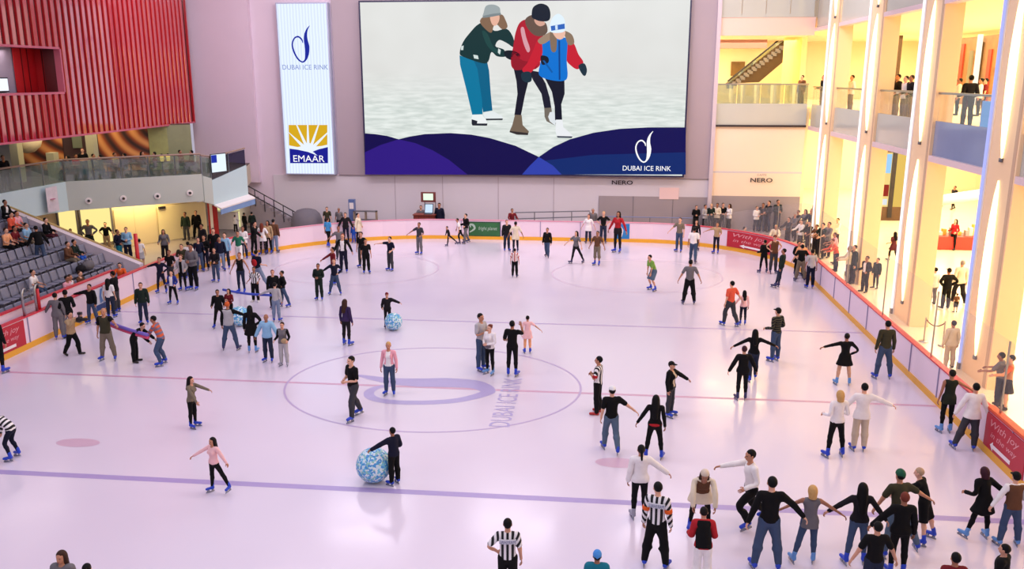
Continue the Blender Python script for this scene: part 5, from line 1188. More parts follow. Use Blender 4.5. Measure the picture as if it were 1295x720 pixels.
P_(272,313,358,0,'jacket:dk','jeans:jean','short:dbrn','sk','person in charcoal jacket with a handbag before the light blue shirt',arms='lap',bag=((.12,-.16,1.0),(.11,.06,.09),'brn','handbag'))
P_(279,299,344,30,'jacket:navy','jeans:ljean','short:dbrn','sk','person in navy jacket and pale jeans next to the boy in light blue',arms='dn')
P_(285,294,341,5,'shirt:lblue','jeans:djean','short:blk','sk','boy in light blue shirt in the passage crowd',arms='dn')
P_(291,284,326,0,'shirt:wht','jeans:djean','short:brn','sk','person in white shirt before the lit counter',arms='clasp')
P_(302,277,322,80,'jacket:blk','slim:blk','short:dbrn','sk','person in black jacket reaching forward beside the green jersey',arms=((.6,-.1,-.5),(-.5,0,-.8)),legs='ap',lean=12)
P_(302,292,336,10,'tee:grn','wide:wht','short:dbrn','sk','person in green jersey and white trousers skating past the counter',arms='lo',legs='wk')
P_(320,280,321,185,'longtee:wht','legs:dk','long:red','ds','girl in long white top with long reddish hair by the far corner boards',arms='lo')
P_(334,278,321,355,'shirt:tan','slim:blk','long:dbrn','sk','woman in tan-grey top with black leggings next to the man in brown jacket',arms='dn')
P_(347,277,321,180,'jacket:brn','jeans:ljean','short:dbrn','ds','man in brown jacket and pale jeans, back turned, by the far boards',arms='dn')
P_(304,319,372,0,'tank:blk','slim:djean','short:red','sk','woman in black sleeveless top with both arms held out low',arms='lo',g='f')
P_(328,316,367,160,'tee:navy','jeans:ljean','short:blk','sk','person in navy top with a red shoulder bag and pale jeans striding',arms='bent',legs=((-.12,0,-1),(.42,.1,-1)),bag=((.02,.17,1.2),(.15,.08,.17),'red','backpack'))
P_(322,337,383,0,'tee:ref','trousers:blk','short:brn','ws','person in black and white striped shirt with white shoes holding the blue tube',arms='bent',g='f')
P_(346,341,392,20,'jacket:blk','trousers:blk','short:red','ds','person in black jacket right behind the man in pale grey sweatshirt',arms='dn')
P_(358,342,390,300,'jacket:blk','jeans:jean','short:blk','sk','person in black jacket with one jeans leg stretched out sideways',arms='hips',legs=((-.1,0,-1),(.42,-.15,-1)))
P_(349,357,408,180,'long:lgry','jeans:ljean','short:dbrn','sk','man in pale grey sweatshirt and jeans seen from behind, holding the blue tube',arms=((-.9,.1,-.4),'dn'))
P_(277,366,416,20,'jacket:blk','slim:blk','short:dbrn','sk','dark-haired person in black with a long stride at the end of the blue tube',arms='bent',legs=((-.15,-.1,-1),(.2,.2,-1)))
P_(290,365,410,350,'long:dred','trousers:blk','long:dbrn','sk','person with dark long hair and dark red top behind the white vest',arms='fold',g='f')
P_(290,381,444,185,['long:blk','vest:lgry'],'jeans:jean','short:org','ds','person in white vest over black sleeves and wide jeans, back to us',arms=('dn',(.9,.1,-.35)),legs='wd')
P_(318,386,447,190,'coat:blk','legs:blk','long:blk','ls','girl all in black with long black hair and pale blue boots',arms=('dn','hips'))
P_(338,397,459,0,'hoodie:lblue','jeans:djean','bald:blk','sk','man in light blue top and dark jeans holding hands in a row of three',arms='lo')
P_(358,407,464,0,['long:blk','vest:gry'],'trousers:lgry','short:brn','gs','woman in grey vest and pale grey trousers with a tan bag',arms='bent',g='f',bag=((.12,-.17,1.02),(.14,.07,.11),'tan','handbag'))
# middle left
P_(415,275,313,160,'tee:skyb','slim:blk','short:brn','sk','person in sky blue t-shirt striding along the far boards',arms='dn',legs='wk')
P_(413,262,None,10,'tee:olv','trousers:dk','short:dbrn','bs','man in olive t-shirt standing behind the far boards',Y=52.9,arms='dn',group='spectators')
P_(428,263,None,0,'tee:gry','trousers:dk','short:gry','bs','grey-haired person in grey behind the far boards beside the blue totem',Y=52.9,arms='dn',group='spectators')
P_(432,266,306,0,'jacket:dk','slim:navy','short:blk','ds','person in black jacket with arms out against the far boards',arms='lo')
P_(441,279,304,350,'jacket:blue','jeans:blue','short:dbrn','sk','small child in bright blue by the far boards',arms='dn')
P_(450,267,305,80,'coat:cream','legs:blk','short:blk','ds','woman in cream coat and black tights leaving the group at the far boards',arms='lo',legs='ap',g='f')
P_(429,286,330,20,'tee:gry','trousers:dgry','short:red','ds','person in grey t-shirt reaching down beside the white shirt and dark jacket',arms=((-.7,-.1,-.6),'dn'))
P_(434,295,346,0,['long:blk','tank:wht'],'jeans:navy','short:red','sk','person in open black jacket over a white shirt near the far boards',arms='lo')
P_(421,312,361,300,'long:dred','jeans:djean','short:dbrn','sk','person in dark red top reaching an arm back behind the man in navy sweater',arms=((-.85,-.1,-.55),'dn'))
P_(423,327,374,10,'long:navy','jeans:jean','short:red','sk','man in navy V-neck sweater and jeans with legs wide apart',arms=((-.7,.1,-.5),'hips'),legs='wd')
P_(403,333,381,0,'jacket:dgrn','trousers:dgrn','short:blk','sk','man in dark jacket with hands clasped, left of the navy sweater',arms='clasp')
P_(457,293,340,345,'tee:blk','trousers:dgry','short:dbrn','sk','young man in black t-shirt and grey trousers, further back of the pair in black t-shirts',arms='dn')
P_(463,302,347,20,'tee:blk','trousers:blk','short:dbrn','sk','young man in black t-shirt and black trousers, nearer of the pair in black t-shirts',arms='dn')
P_(493,299,344,330,'tee:navy','jeans:dgry','short:blk','sk','man in navy t-shirt stretching one arm sideways',arms=((-1,-.1,-.1),'bent'))
P_(438,378,438,160,'long:purp','slim:dk','long:brn','sk','girl in purple sweater and black trousers with long brown hair, standing alone',arms='dn')
P_(490,370,416,20,'jacket:dk','slim:dk','beanie:dred','ds','small child in dark clothes and maroon hat behind a pale blue ball',arms=('bent',(.8,-.3,-.2)))
P_(492,432,501,0,['crop:pink','tank:wht'],'jeans:jean','short:bld','sk','blonde woman in pink cardigan, white top and jeans on the centre circle',arms='dn',g='f')
P_(446,450,531,320,'tee:blk','trousers:dgry','short:dbrn','sk','man in black t-shirt and grey trousers with wrists crossed, looking aside',arms='clasp',legs='wk',lean=4)
P_(497,540,614,235,'jacket:navy','trousers:blk','short:blk','sk','boy in black tracksuit pushing the big mottled ball',arms=((-.85,-.3,-.45),'bent'),lean=4)
P_(244,476,542,80,'long:khk','slim:blk','long:dbrn','sk','girl in grey-brown sweater with long dark hair, one arm reaching forward',arms=((.5,-.1,-.8),(.95,-.1,-.28)),legs='st',lean=6)
P_(273,553,625,335,'long:lpink','slim:blk','long:dbrn','sk','girl in pale pink top with arms spread and legs apart on the near blue line',arms=((-.85,-.25,-.5),(.45,.1,-.9)),legs=((-.05,-.05,-1),(.55,-.1,-1)),side=0,glove='blk')
P_(4,518,582,270,'long:refh','slim:navy','short:dbrn','sk','referee in striped shirt bent forward at the picture edge',lean=62,arms=((-.2,-.1,-1),(-.3,.1,-1)),legs='bend')
# far middle
P_(530,281,323,335,'tee:dgry','jeans:gry','short:brn','sk','person in grey t-shirt and grey jeans alone before the announcer desk',arms=((-.75,-.1,-.5),'bent'))
P_(568,286,313,300,'long:dk','slim:dk','short:blk','ds','small child in dark clothes leaning into a stride by the far boards',lean=20,arms='lo',legs=((-.15,0,-1),(.75,.1,-.7)))
P_(581,276,309,290,'tee:wht','slim:dk','short:dbrn','ds','person in white t-shirt pushing off beside the dark green advert',lean=20,arms='lo',legs='gl')
P_(589,270,309,310,'jacket:blk','jeans:gry','short:blk','ds','person in black jacket and grey jeans beside the dark green advert',arms='bent',legs='wk')
P_(555,257,None,350,'jacket:navy','trousers:dgry','short:dbrn','bs','man in dark navy standing by the end of the announcer desk',Y=53.0,arms='dn',group='spectators')
P_(532,260,None,0,'shirt:gry','trousers:dk','short:dbrn','bs','announcer in grey shirt behind the desk',Y=53.7,arms='rail',group='spectators')
P_(648,264,None,20,'long:dred','trousers:dk','short:dbrn','bs','person in dark red behind the far boards at the end of the ramp rail',Y=53.2,arms='rail',group='spectators')
P_(641,278,319,20,'jacket:dk','jeans:djean','short:red','sk','person in dark jacket and jeans beside the cream long t-shirt',arms='dn')
P_(652,280,321,190,'longtee:cream','slim:navy','short:dbrn','ds','person in long cream t-shirt skating away by the far boards',arms='lo',legs='wk2')
P_(651,314,352,180,'tee:redwht','trousers:blk','short:dbrn','ds','person in red and white striped top and black trousers, back to us',arms='dn')
P_(692,288,327,345,'jacket:blk','jeans:jean','short:blk','ds','girl in black jacket with white collar and blue jeans',arms='dn',legs='wk',g='f')
P_(729,292,335,320,'tee:gry','slim:dk','long:dbrn','ds','girl in grey top and black trousers striding with arms out',arms=((-.7,-.1,-.6),'lo'),legs=((-.2,0,-1),(.45,.1,-1)))
P_(755,292,337,335,'tee:brn','capri:khk','short:dbrn','sk','man in brown t-shirt and khaki trousers with arms forward',arms='lo')
P_(744,271,309,350,'longtee:wht','jeans:djean','short:red','ds','girl in white top and dark jeans at the far boards',arms='lo',g='f')
P_(750,264,None,0,'jacket:gry','trousers:dk','short:gry','bs','grey figure behind the far boards at the foot of the ramp rail',Y=53.1,arms='dn',group='spectators')
P_(763,267,309,0,'tee:blk','jeans:djean','short:bld','ds','man in black t-shirt with hands on hips against the far boards',arms='hips')
P_(781,267,321,330,['tunic:dk','crop:red'],'slim:dk','long:dbrn','sk','woman in red top and long dark tunic before the bright blue advert',arms='lo')
P_(823,322,369,300,'tee:lgrn','shorts:gyblue','short:blk','sk','boy in light green t-shirt and blue-grey shorts bending forward',lean=28,arms=((-.1,-.3,-1),(-.15,0,-1)),legs='bend')
P_(872,328,386,180,'tee:gry','trousers:blk','short:blk','ds','man in grey t-shirt and black trousers seen squarely from behind',arms='lo',legs='ap')
P_(859,275,320,330,'tee:khk','jeans:jean','short:brn','sk','person in khaki-grey t-shirt and jeans by the far boards, arm held out',arms=((-.6,-.1,-.6),'dn'))
P_(877,287,334,170,'tee:wht','jeans:jean','short:dbrn','ds','man in white t-shirt and jeans skating away near the far boards',arms='dn',legs='wk')
P_(880,278,318,10,'long:dk','slim:dk','long:dbrn','ds','girl in black half hidden behind the white t-shirt near the far boards',arms='dn')
P_(906,281,322,330,'tee:tan','slim:navy','short:brn','sk','person in tan top and dark trousers beside the curved red advert',arms=((-.8,-.1,-.3),'bent'))
P_(924,355,414,215,'tee:coral','trousers:dgry','short:blk','sk','man in coral red t-shirt and grey trousers holding a girl by the hand',arms=('dn',(.5,.1,-.8)),legs='wk')
P_(940,367,412,190,'long:lpink','slim:navy','long:blk','sk','small girl in pale pink top with long black hair beside the coral t-shirt',arms=((-.35,0,-.5),'dn'))
P_(981,389,458,215,'long:gystripe','jeans:jean','cap:blk','sk','man in black sweater with thin stripes, cap and jeans',arms='bent')
P_(953,416,483,180,'long:blk','jeans:djean','long:blk','sk','woman in black with long black hair and both arms spread wide',arms=((-.9,-.1,-.45),(.9,.1,-.4)),legs='wk2')
P_(939,437,507,185,'hoodie:blk','slim:blk','short:mar','ds','person in black jacket with grey hood and pale hem in front of the spread arms',arms='lo',g='f')
P_(1068,421,488,180,'dressl:blk','legs:nude','bun:dbrn','ls','figure skater in short black dress with one arm stretched out',arms=((-1,0,-.3),'hips'),legs='ap')
P_(1119,405,480,185,'long:olv','jeans:jean','short:blk','sk','man in dark olive sweater and jeans skating along the side boards',arms='dn',legs='ap')
P_(1058,493,579,195,'long:wht','slim:blk','bob:bld','sk','blonde woman in white top and black trousers beside the man in white shirt',arms='bent',legs='ap',g='f')
P_(1089,484,571,180,'shirt:wht','trousers:sand','short:blk','sk','man in white shirt and sand trousers reaching one arm out',arms=((-.5,.2,-.75),((.9,0,-.35),(.9,0,-.4))),legs='st')
P_(1199,467,548,185,'tunic:camo','legs:blk','short:dbrn','ls','woman in dark patterned top and black leggings by the side boards',arms=('dn',(.85,.1,-.5)),g='f')
P_(1226,484,570,180,'shirt:wht','trousers:dgry','short:blk','sk','man in white shirt and dark grey trousers, arm on the side boards',arms=((-.4,.1,-.9),(.4,.1,-.85)),legs=((-.3,0,-1),(.05,0,-1)))
P_(609,396,470,60,'tee:lgry','jeans:jean','short:dbrn','sk','man in pale grey t-shirt and jeans behind the woman in white, centre circle',arms='fold')
P_(619,410,475,330,'long:wht','slim:blk','bun:red','ls','woman in white top with a grey cloth at the waist, centre circle',arms='clasp',g='f',bag=((0,-.12,1.0),(.15,.06,.09),'gry','waist_bag'))
P_(648,405,477,170,'tee:blk','slim:blk','short:blk','sk','boy all in black with his hand to his head facing the child in pale pink',arms=('bent','face'))
P_(667,399,448,190,'dress:lpink','slim:peach','short:blk','sk','child in pale pink dress with one arm out, on the centre circle',arms=('dn',(.7,.1,-.6)),g='f')
# near right
def cuffs(col,t0=.2,t1=.36,sides='LR'):
    def fn(root,M,P,g,lod):
        for n in sides:
            def f(p):
                s,e=J['sho'+n],J['elb'+n]; d=cone(p,s+(e-s)*.62,s+(e-s)*.9,.078,.074); ax=(e-s)/np.linalg.norm(e-s); t=(p-s)@ax; L=np.linalg.norm(e-s)
                return np.maximum(d,np.maximum(.58*L-t,t-.92*L))
            c=(J['sho'+n]+J['elb'+n])/2; V,F=surfnet(f,c-.24,c+.24,.025); W=np.zeros((len(V),len(BN))); W[:,BN.index('ua'+n)]=1
            link('arm_band',fastmesh('arm_band',P(V,W),F,cloth(col),None,True),root)
    return fn
def backtext(txt):
    c0=cuffs('org')
    def fn(root,M,P,g,lod):
        if txt!='MARSHAL': c0(root,M,P,g,lod)
        V,F=text_mesh(txt,.30,.075); V2=np.stack([-V[:,0]*-1,.168-.9*V[:,0]**2+0*V[:,0],1.335+V[:,1]],1); V2[:,0]=-V2[:,0]*-1
        W=np.zeros((len(V2),len(BN))); W[:,1]=1; o=link('lettering',fastmesh('lettering',P(V2,W),F,mat('grey_letters',(112,118,150),.6)),root)
        mb=MB(); mb.box((-.17,.0,1.295),(.17,.01,1.375),None); V=np.array(mb.V); n=9
        V=[];F=[]
        for i in range(n):
            x=-.165+.33*i/(n-1); yy=.164-.9*x*x
            for z in (1.292,1.378): V.append((x,yy,z)); V.append((x,yy-.03,z))
        for i in range(n-1):
            k=4*i; F+=[(k,k+4,k+6,k+2),(k+1,k+3,k+7,k+5),(k+2,k+6,k+7,k+3),(k,k+1,k+5,k+4)]
        V=np.array(V); W=np.zeros((len(V),len(BN))); W[:,1]=1; link('name_patch',fastmesh('name_patch',P(V,W),F,mat('patch_grey',(206,206,214),.7)),root)
    return fn
P_(755,450,524,255,'tee:ref','trousers:blk','short:blk','rs','referee in striped shirt with folded arms and red shoes, behind the white cap',arms='fold',extra=cuffs('red'))
P_(773,488,573,190,'tee:blk','jeans:gyblue','cap:wht','sk','man in black t-shirt, white cap and jeans seen from behind',arms=('dn',(.75,.1,-.6)),legs='wk')
P_(828,499,581,175,['long:blk'],'slim:blk','vlong:blk','sk','woman in black with very long black hair and a red sash at the hips',arms=((-.5,.1,-.85),'dn'),legs='ap',bag=((0,.0,.94),(.19,.155,.07),'red','sash'))
P_(849,457,528,60,['jacket:blk','tank:sand'],'jeans:dgry','cap:blk','sk','woman in cap, black jacket and beige scarf reaching one arm out',arms=('dn',(.8,.2,-.55)),g='f')
P_(809,562,657,185,'hoodie:wht','slim:blk','pony:blk','gs','woman in white hooded top and black trousers with a ponytail',arms=('dn',(.75,.1,-.6)),g='f',legs='st')
P_(830,609,719,165,'long:ref','trousers:blk','short:blk','sk','referee in striped shirt with orange armbands and back lettering',arms='dn',legs='ap',head=25,nod=8,extra=backtext('MARSHALL'))
P_(888,594,672,0,['coat:cream','vest:brn'],'legs:blk','beanie:cream','sk','girl in cream hat and coat bending forward with hands on her knees',lean=52,arms='knee',legs='ap',g='f',hair2=('long','brn'))
P_(888,645,None,180,['jacket:red','vest:blk'],'trousers:wht','short:dbrn','sk','person in red jacket with black back panel and white trousers, cut by the bottom edge',h=1.66,lean=24,arms='bent')
P_(951,568,666,285,'long:wht','trousers:blk','short:blk','sk','boy in white long-sleeved top crouching behind the man in black sweater',arms=((-.95,-.15,-.15),'bent'),legs='kneel',lean=8)
P_(972,602,722,180,'long:blk','jeans:jean','short:blk','sk','man in black sweater and jeans with legs apart, first of the hand-holding row',arms=((-.35,-.05,-.95),((.75,.1,-.65),(.55,-.1,-.6))),legs='ap')
P_(1021,613,713,180,'tunic:gry','slim:jean','bob:bld','ls','blonde woman in grey sleeveless top and jeans holding hands on both sides',arms=((-.85,.05,-.5),(.85,0,-.55)),legs=((-.25,-.1,-1),(.05,0,-1)),g='f')
P_(1085,610,714,180,'long:dk','slim:jean','vlong:blk','sk','woman in dark brown top with long black hair in the hand-holding row',arms=((-.8,.05,-.6),(.6,-.05,-.8)),g='f',legs=((-.15,-.1,-1),(.08,0,-1)))
P_(1137,594,703,195,'tee:olv','jeans:gyblue','beanie:grn','sk','man in olive t-shirt and green cap skating behind the row, leg stretched out',arms=((-.45,.1,-.9),(.8,.1,-.5)),legs=((-.2,-.2,-1),(.5,.05,-1)),lean=8)
P_(1166,591,687,235,'tee:blk','shorts:blk','short:tan','sk','fair-haired person in black leaning towards the green cap',arms=((-.8,.1,-.5),'bent'),legs=((.0,-.3,-1),(.32,0,-1)),lean=22)
P_(1138,622,728,180,'jacket:blk','slim:blk','short:red','sk','woman in black jacket with white hem and black trousers at the end of the row',arms=((-.7,.05,-.75),'dn'),g='f')
P_(1104,659,None,185,'tee:blk','jeans:djean','short:blk','sk','man in black t-shirt at the bottom edge in front of the row',h=1.76,arms='lo')
P_(1238,590,682,200,'coat:blk','legs:blk','bob:mar','ls','woman in long black coat with maroon-black hair and pale blue boots',arms=('bent',(.75,-.1,-.6)),legs=((-.32,-.05,-1),(.1,0,-1)),lean=14)
P_(1279,597,691,185,['long:wht','vest:brn'],'jeans:jean','cap:blk','ls','man in brown vest over white sleeves and black cap by the side boards',arms=((-.55,-.1,-.85),'bent'),legs='ap',lean=5)
P_(1201,698,None,180,'long:dred','jeans:djean','short:blk','sk','dark head at the bottom edge below the green cap',h=1.72)
P_(1262,688,None,230,'jacket:blk','jeans:djean','short:blk','sk','boy in black looking aside at the bottom edge under the brown vest',h=1.6)
P_(83,699,None,0,'jacket:gry','jeans:jean','long:brn','sk','brown-haired person in grey at the bottom edge, face towards us',h=1.66)
P_(117,712,None,190,'long:dk','jeans:djean','short:blk','sk','top of a dark head just showing at the bottom edge',h=1.6)
P_(754,696,None,180,'jacket:teal','jeans:djean','beanie:blue','sk','person in blue cap and teal jacket at the bottom edge',h=1.6)
P_(642,655,None,185,'tee:ref','trousers:blk','short:blk','sk','referee in striped shirt with lettered back at the bottom edge',h=1.78,arms=('hips','dn'),extra=backtext('MARSHAL'))
# far right corner, on the ice
P_(966,303,346,200,'jacket:blk','slim:blk','short:blk','ds','person in black jacket and trousers covering the end of the curved red advert',arms='bent',legs='ap')
P_(979,297,347,10,'vest:brn','jeans:dgry','cap:red','ds','person in brown with a red cap and sleeves by the corner boards',arms='hips')
P_(986,314,365,250,'jacket:dgrn','slim:djean','short:dbrn','ds','person in dark green-black jacket leaning back in a glide',arms='dn',lean=-6,legs=((-.25,-.1,-1),(-.1,0,-1)))
P_(1013,309,357,180,'tee:blk','trousers:khk','short:blk','ds','man in black t-shirt and khaki trousers at the corner boards, back to us',arms='lo',legs='ap')
P_(1026,305,350,30,'coat:blk','slim:blk','short:dbrn','ds','person in long black coat between the khaki trousers and the peach top',arms='bent')
P_(1036,306,354,0,'long:peach','jeans:djean','short:dbrn','ds','person in peach top with arms round a friend at the corner boards',arms='bent')
P_(1038,315,366,185,'tee:lgry','trousers:navy','short:blk','sk','girl in pale grey t-shirt and navy trousers hugged at the corner boards',arms='dn',g='f')
# spectators behind the far boards and in the corner
SP_='spectators'
for a in [(881,260,0,'jacket:blk','short:dbrn','person in black jacket with pale sleeves at the left end of the corner crowd'),
 (893,259,40,'shirt:lgry','short:dbrn','person in pale grey shirt, second in the group by the grey wall'),(900,258,0,'jacket:dgrn','short:bld','fair-haired person in dark green jacket in the group by the grey wall'),
 (907,257,330,'shirt:cream','short:blk','person in cream shirt with black hair in the group by the grey wall'),(915,257,10,'tee:blk','short:dbrn','person in black t-shirt in the group by the grey wall'),(922,258,300,'shirt:wht','long:brn','woman in white shirt at the end of the group by the grey wall')]:
    P_(a[0],a[1],None,a[2],a[3],'trousers:dk',a[4],'bs',a[5],Y=54.1,z0=.4,arms='clasp',group=SP_)
for a in [(958,261,20,'shirt:wht','short:blk','person in white shirt standing under the cream panel'),(965,257,330,'tee:dk','short:dbrn','person in dark t-shirt under the cream panel'),(972,254,300,'jacket:dk','short:blk','tall man in dark jacket with white sleeve under the cream panel'),
 (985,253,20,'jacket:dgrn','short:dbrn','person in dark green standing apart under the cream panel')]:
    P_(a[0],a[1],None,a[2],a[3],'jeans:djean',a[4],'bs',a[5],Y=54.2 if a[0]!=985 else 54.6,z0=.4,arms='clasp',group=SP_)
P_(945,283,None,60,'jacket:dgry','trousers:dk','short:dbrn','bs','person in dark grey crouching low behind the curved red advert',at=(8.5,51.1,0),h=1.7,legs='crouch',arms='lap',lean=25,group=SP_)
P_(978,283,None,340,'jacket:cream','trousers:khk','short:bld','bs','person in cream jacket low behind the corner boards',at=(9.9,49.4,0),h=1.62,arms='rail',group=SP_)
for x,t,tp,hr,kw,lb in [(996,275,'jacket:dgry','short:dbrn',{},'person in dark grey jacket behind the corner glass, next to the cream jacket'),(1004,270,'jacket:gry','short:gry',{},'grey-haired person in grey behind the corner glass'),(1012,278,'shirt:wht','short:dbrn',{},'person in white shirt behind the corner glass'),
 (1009,266,'jacket:dk','short:blk',dict(Y=54.2),'person in black at the back of the corner crowd under the pillar'),(1018,265,'coat:gry','long:dbrn',dict(Y=53.7),'long-haired woman in grey coat at the back of the corner crowd'),(1026,264,'jacket:navy','short:dbrn',dict(Y=52.7),'person in navy at the back of the corner crowd next to the pillar'),
 (1022,280,'jacket:blk','short:blk',{},'person in black jacket pressed to the corner glass'),(1031,284,'tee:brn','short:dbrn',{},'person in brown t-shirt behind the corner glass'),(1040,282,'tee:dgrn','short:blk',dict(X=12.1),'person in dark green t-shirt behind the corner glass'),(1048,281,'shirt:gry','short:dbrn',dict(Y=48.5),'person in grey shirt behind the corner glass'),
 (1059,276,'shirt:wht','short:blk',dict(X=13.8),'man in white shirt taller than the crowd behind the side glass')]:
    P_(x,t,None,300,tp,'trousers:dk',hr,'bs',lb,arms='rail',group=SP_,**kw)
P_(1055,294,None,270,'tee:pink','jeans:djean','short:brn','bs','person in pink t-shirt leaning on the side boards behind the glass',arms='rail',lean=14,group=SP_)
P_(1066,300,None,275,'long:coral','jeans:djean','short:red','bs','person in bright coral top bending over behind the side glass',at=(12.1,44.9,0),h=1.76,arms='rail',lean=30,group=SP_)
P_(1072,311,None,260,'jacket:cream','trousers:gry','short:gry','bs','person in cream jacket behind the side glass, beside the dark green coat',h=1.84,arms='rail',group=SP_)
P_(1080,310,None,280,'coat:dgrn','trousers:dk','short:dbrn','bs','man in long dark green coat behind the side glass',X=12.2,arms='dn',group=SP_)
P_(1094,324,None,300,['jacket:dk','tank:wht'],'trousers:dk','short:blk','bs','person in dark jacket over white behind the side glass',h=1.72,arms='bent',group=SP_)
P_(1108,326,366,300,'jacket:dgrn','slim:dk','short:blk','bs','boy in dark green jacket standing behind the side glass',arms='dn',group=SP_)
P_(1130,293,331,200,'dress:maroon','legs:dk','long:dbrn','bs','woman in maroon dress walking inside the mall',arms='bent',legs='wk',group='shoppers in the mall')
P_(1206,277,317,300,'long:red','slim:blk','long:blk','bs','woman in red top and black trousers beside the red stall',arms='bent',group='shoppers in the mall')
P_(1197,339,391,190,'jacket:blk','trousers:blk','cap:blk','bs','person in black jacket and cap entering the mall',arms='hips',group='shoppers in the mall')
P_(1214,329,384,185,'shirt:cream','trousers:dk','short:gry','bs','grey-haired man in cream shirt walking into the mall',arms='dn',legs='wk',group='shoppers in the mall')
P_(1209,371,396,190,'tee:brn','shorts:dk','short:brn','bs','small child in brown beside the black jacket and cap',arms='dn',group='shoppers in the mall')
P_(1180,338,386,200,'shirt:wht','jeans:gry','short:dbrn','bs','person in white shirt half behind the pillar at the mall entrance',arms='dn',group='shoppers in the mall')
P_(1206,235,266,290,'jacket:dk','slim:dk','short:dbrn','bs','person in dark jacket striding deep inside the mall above the stall',arms='bent',legs='wk',group='shoppers in the mall')
P_(1190,238,262,20,'tee:yel','trousers:khk','short:dbrn','bs','person in yellow top deep inside the mall beside the pillar',h=1.7,group='shoppers in the mall')
P_(1202,405,466,190,'shirt:cream','trousers:sand','short:dbrn','bs','person in cream behind the side glass next to the rope barrier',arms='dn',group=SP_)
P_(1273,449,None,250,['long:peach','tee:org'],'skirt:dk','short:blk','bs','person in orange and peach top leaning on the side boards behind the glass',h=1.72,arms='rail',g='f',group=SP_)
P_(1262,446,None,230,'tee:gry','jeans:djean','short:blk','bs','person in grey t-shirt beside the orange and peach top',h=1.74,arms='rail',lean=8,group=SP_)
# upper floor of the mall
UF='people on the upper floor'
P_(1228,95,None,180,'jacket:dk','trousers:dk','short:blk','bs','man in dark jacket with his back to the upper balcony rail, over the blue display',X=13.9,z0=7.9,arms='bent',group=UF)
for x,t,tp,hr,lb in ((1135,94,'jacket:dk','short:dbrn','person in dark jacket at the upper rail, first of three in the third bay'),(1145,96,'shirt:wht','short:blk','person in white at the upper rail, middle of three in the third bay'),(1152,95,'jacket:dk','short:blk','person in black at the upper rail, last of three in the third bay'),(1077,95,'shirt:wht','short:dbrn','person in white at the upper rail of the second bay'),(1041,95,'jacket:dk','short:dbrn','person in dark clothes at the upper rail of the first bay')):
    P_(x,t,None,280,tp,'trousers:khk',hr,'bs',lb,X=13.6,z0=7.9,arms='bent',group=UF)
P_(1014,95,None,300,'jacket:brn','trousers:dk','short:dbrn','bs','person in brown beside the yellow column on the upper floor',Y=56.8,z0=7.9,arms='dn',group=UF)
for x,X_,tp,hr,lb in ((1213,17.5,'shirt:cream','short:dbrn','person in cream further in on the upper floor, beside the dark jacket'),(1207,18.5,'tee:red','short:blk','person in red further in on the upper floor, next to the pillar'),(1240,18.2,'shirt:wht','bun:blk','person in white further in on the upper floor, right of the dark jacket'),(1246,19.0,'tee:dred','short:dbrn','person in dark red further in on the upper floor, by the bluish light tube')):
    P_(x,99,None,250,tp,'trousers:dk',hr,'bs',lb,X=X_,z0=7.9,arms='dn',group=UF)
# under the balcony and in the cafe
LB_='people around the shops under the balcony'
P_(226,267,303,0,'jacket:dgrn','jeans:dgry','short:dbrn','bs','man in dark green standing before the cream shop front, nearer the lit windows',arms='dn',group=LB_,at=tuple((sp(226,300)+SN*.9)*[1,1,0]),h=1.74)
P_(240,267,304,10,'jacket:blk','trousers:blk','short:dbrn','bs','man in black standing before the cream shop front, nearer the red banner',arms='dn',legs='ap',group=LB_,at=tuple((sp(240,300)+SN*.9)*[1,1,0]),h=1.76)
P_(208,290,331,20,'jacket:gry','trousers:dk','long:dbrn','bs','woman in grey with long dark hair behind the end of the boards',arms='bent',group=LB_)
P_(161,287,330,20,'shirt:lblue','trousers:navy','short:dbrn','bs','man in light blue shirt and dark trousers at the foot of the stands',arms='clasp',group=LB_)
P_(151,290,332,90,'jacket:navy','trousers:teal','short:dbrn','bs','person in navy jacket and teal trousers facing the light blue shirt',arms='bent',group=LB_)
P_(178,302,340,200,'tee:wht','skirt:lgry','short:blk','bs','woman in white top and pale grey skirt by the red post',arms='dn',g='f',group=LB_)
P_(284,268,None,0,'jacket:brn','trousers:dk','long:dbrn','bs','woman in brown behind the skate hire counter',Y=54.3,z0=0,arms='rail',group=LB_)
P_(297,272,None,180,'shirt:wht','trousers:dk','short:dbrn','bs','person in white in front of the skate hire counter',Y=52.9,arms='rail',group=LB_)
P_(309,269,None,150,'jacket:blk','trousers:dk','short:dbrn','bs','person in black beside the awning, nearer the counter',Y=52.6,arms='dn',group=LB_)
P_(318,268,None,200,'jacket:dgrn','trousers:dk','short:dbrn','bs','person in dark green-black beside the awning, nearer the stair',Y=52.6,arms='dn',group=LB_)
# shop window mannequins
MQ='shop window mannequins'
for px,fy,h_,tp,bt,lg,ar,lb in ((107,307,2.0,'crop:gry','wide:dgrn','wd',('hips','hips'),'large mannequin with legs apart in the wide lit window'),(128,300,1.7,'tee:blk','trousers:tan','st',('hips','lo'),'mannequin in black top in the wide lit window'),(84,304,1.6,'tee:brn','jeans:brn','ap',('bent','hips'),'mannequin in brown in the narrow lit window')):
    b=sp(px,fy)+SN*.62; P_(px,0,None,20,tp,bt,'short:dbrn','bs',lb,at=(b[0],b[1],0.0),h=h_,arms=ar,legs=lg,group=MQ,name='mannequin',cat='mannequin')
b=sp(134,300)+SN*1.6; e=empty('pushchair',(b[0],b[1],0),'grey pushchair parked in front of the wide lit window','pushchair'); mb=MB(); mb.prism([(-.25,-.3,.35),(-.25,.3,.35),(-.25,.38,.9),(-.25,.1,1.0),(-.25,-.1,.6)],(.5,0,0),mat('pram_fabric',(104,104,112),.8,var=.1)); mb.build('seat',e); mb=MB(); 
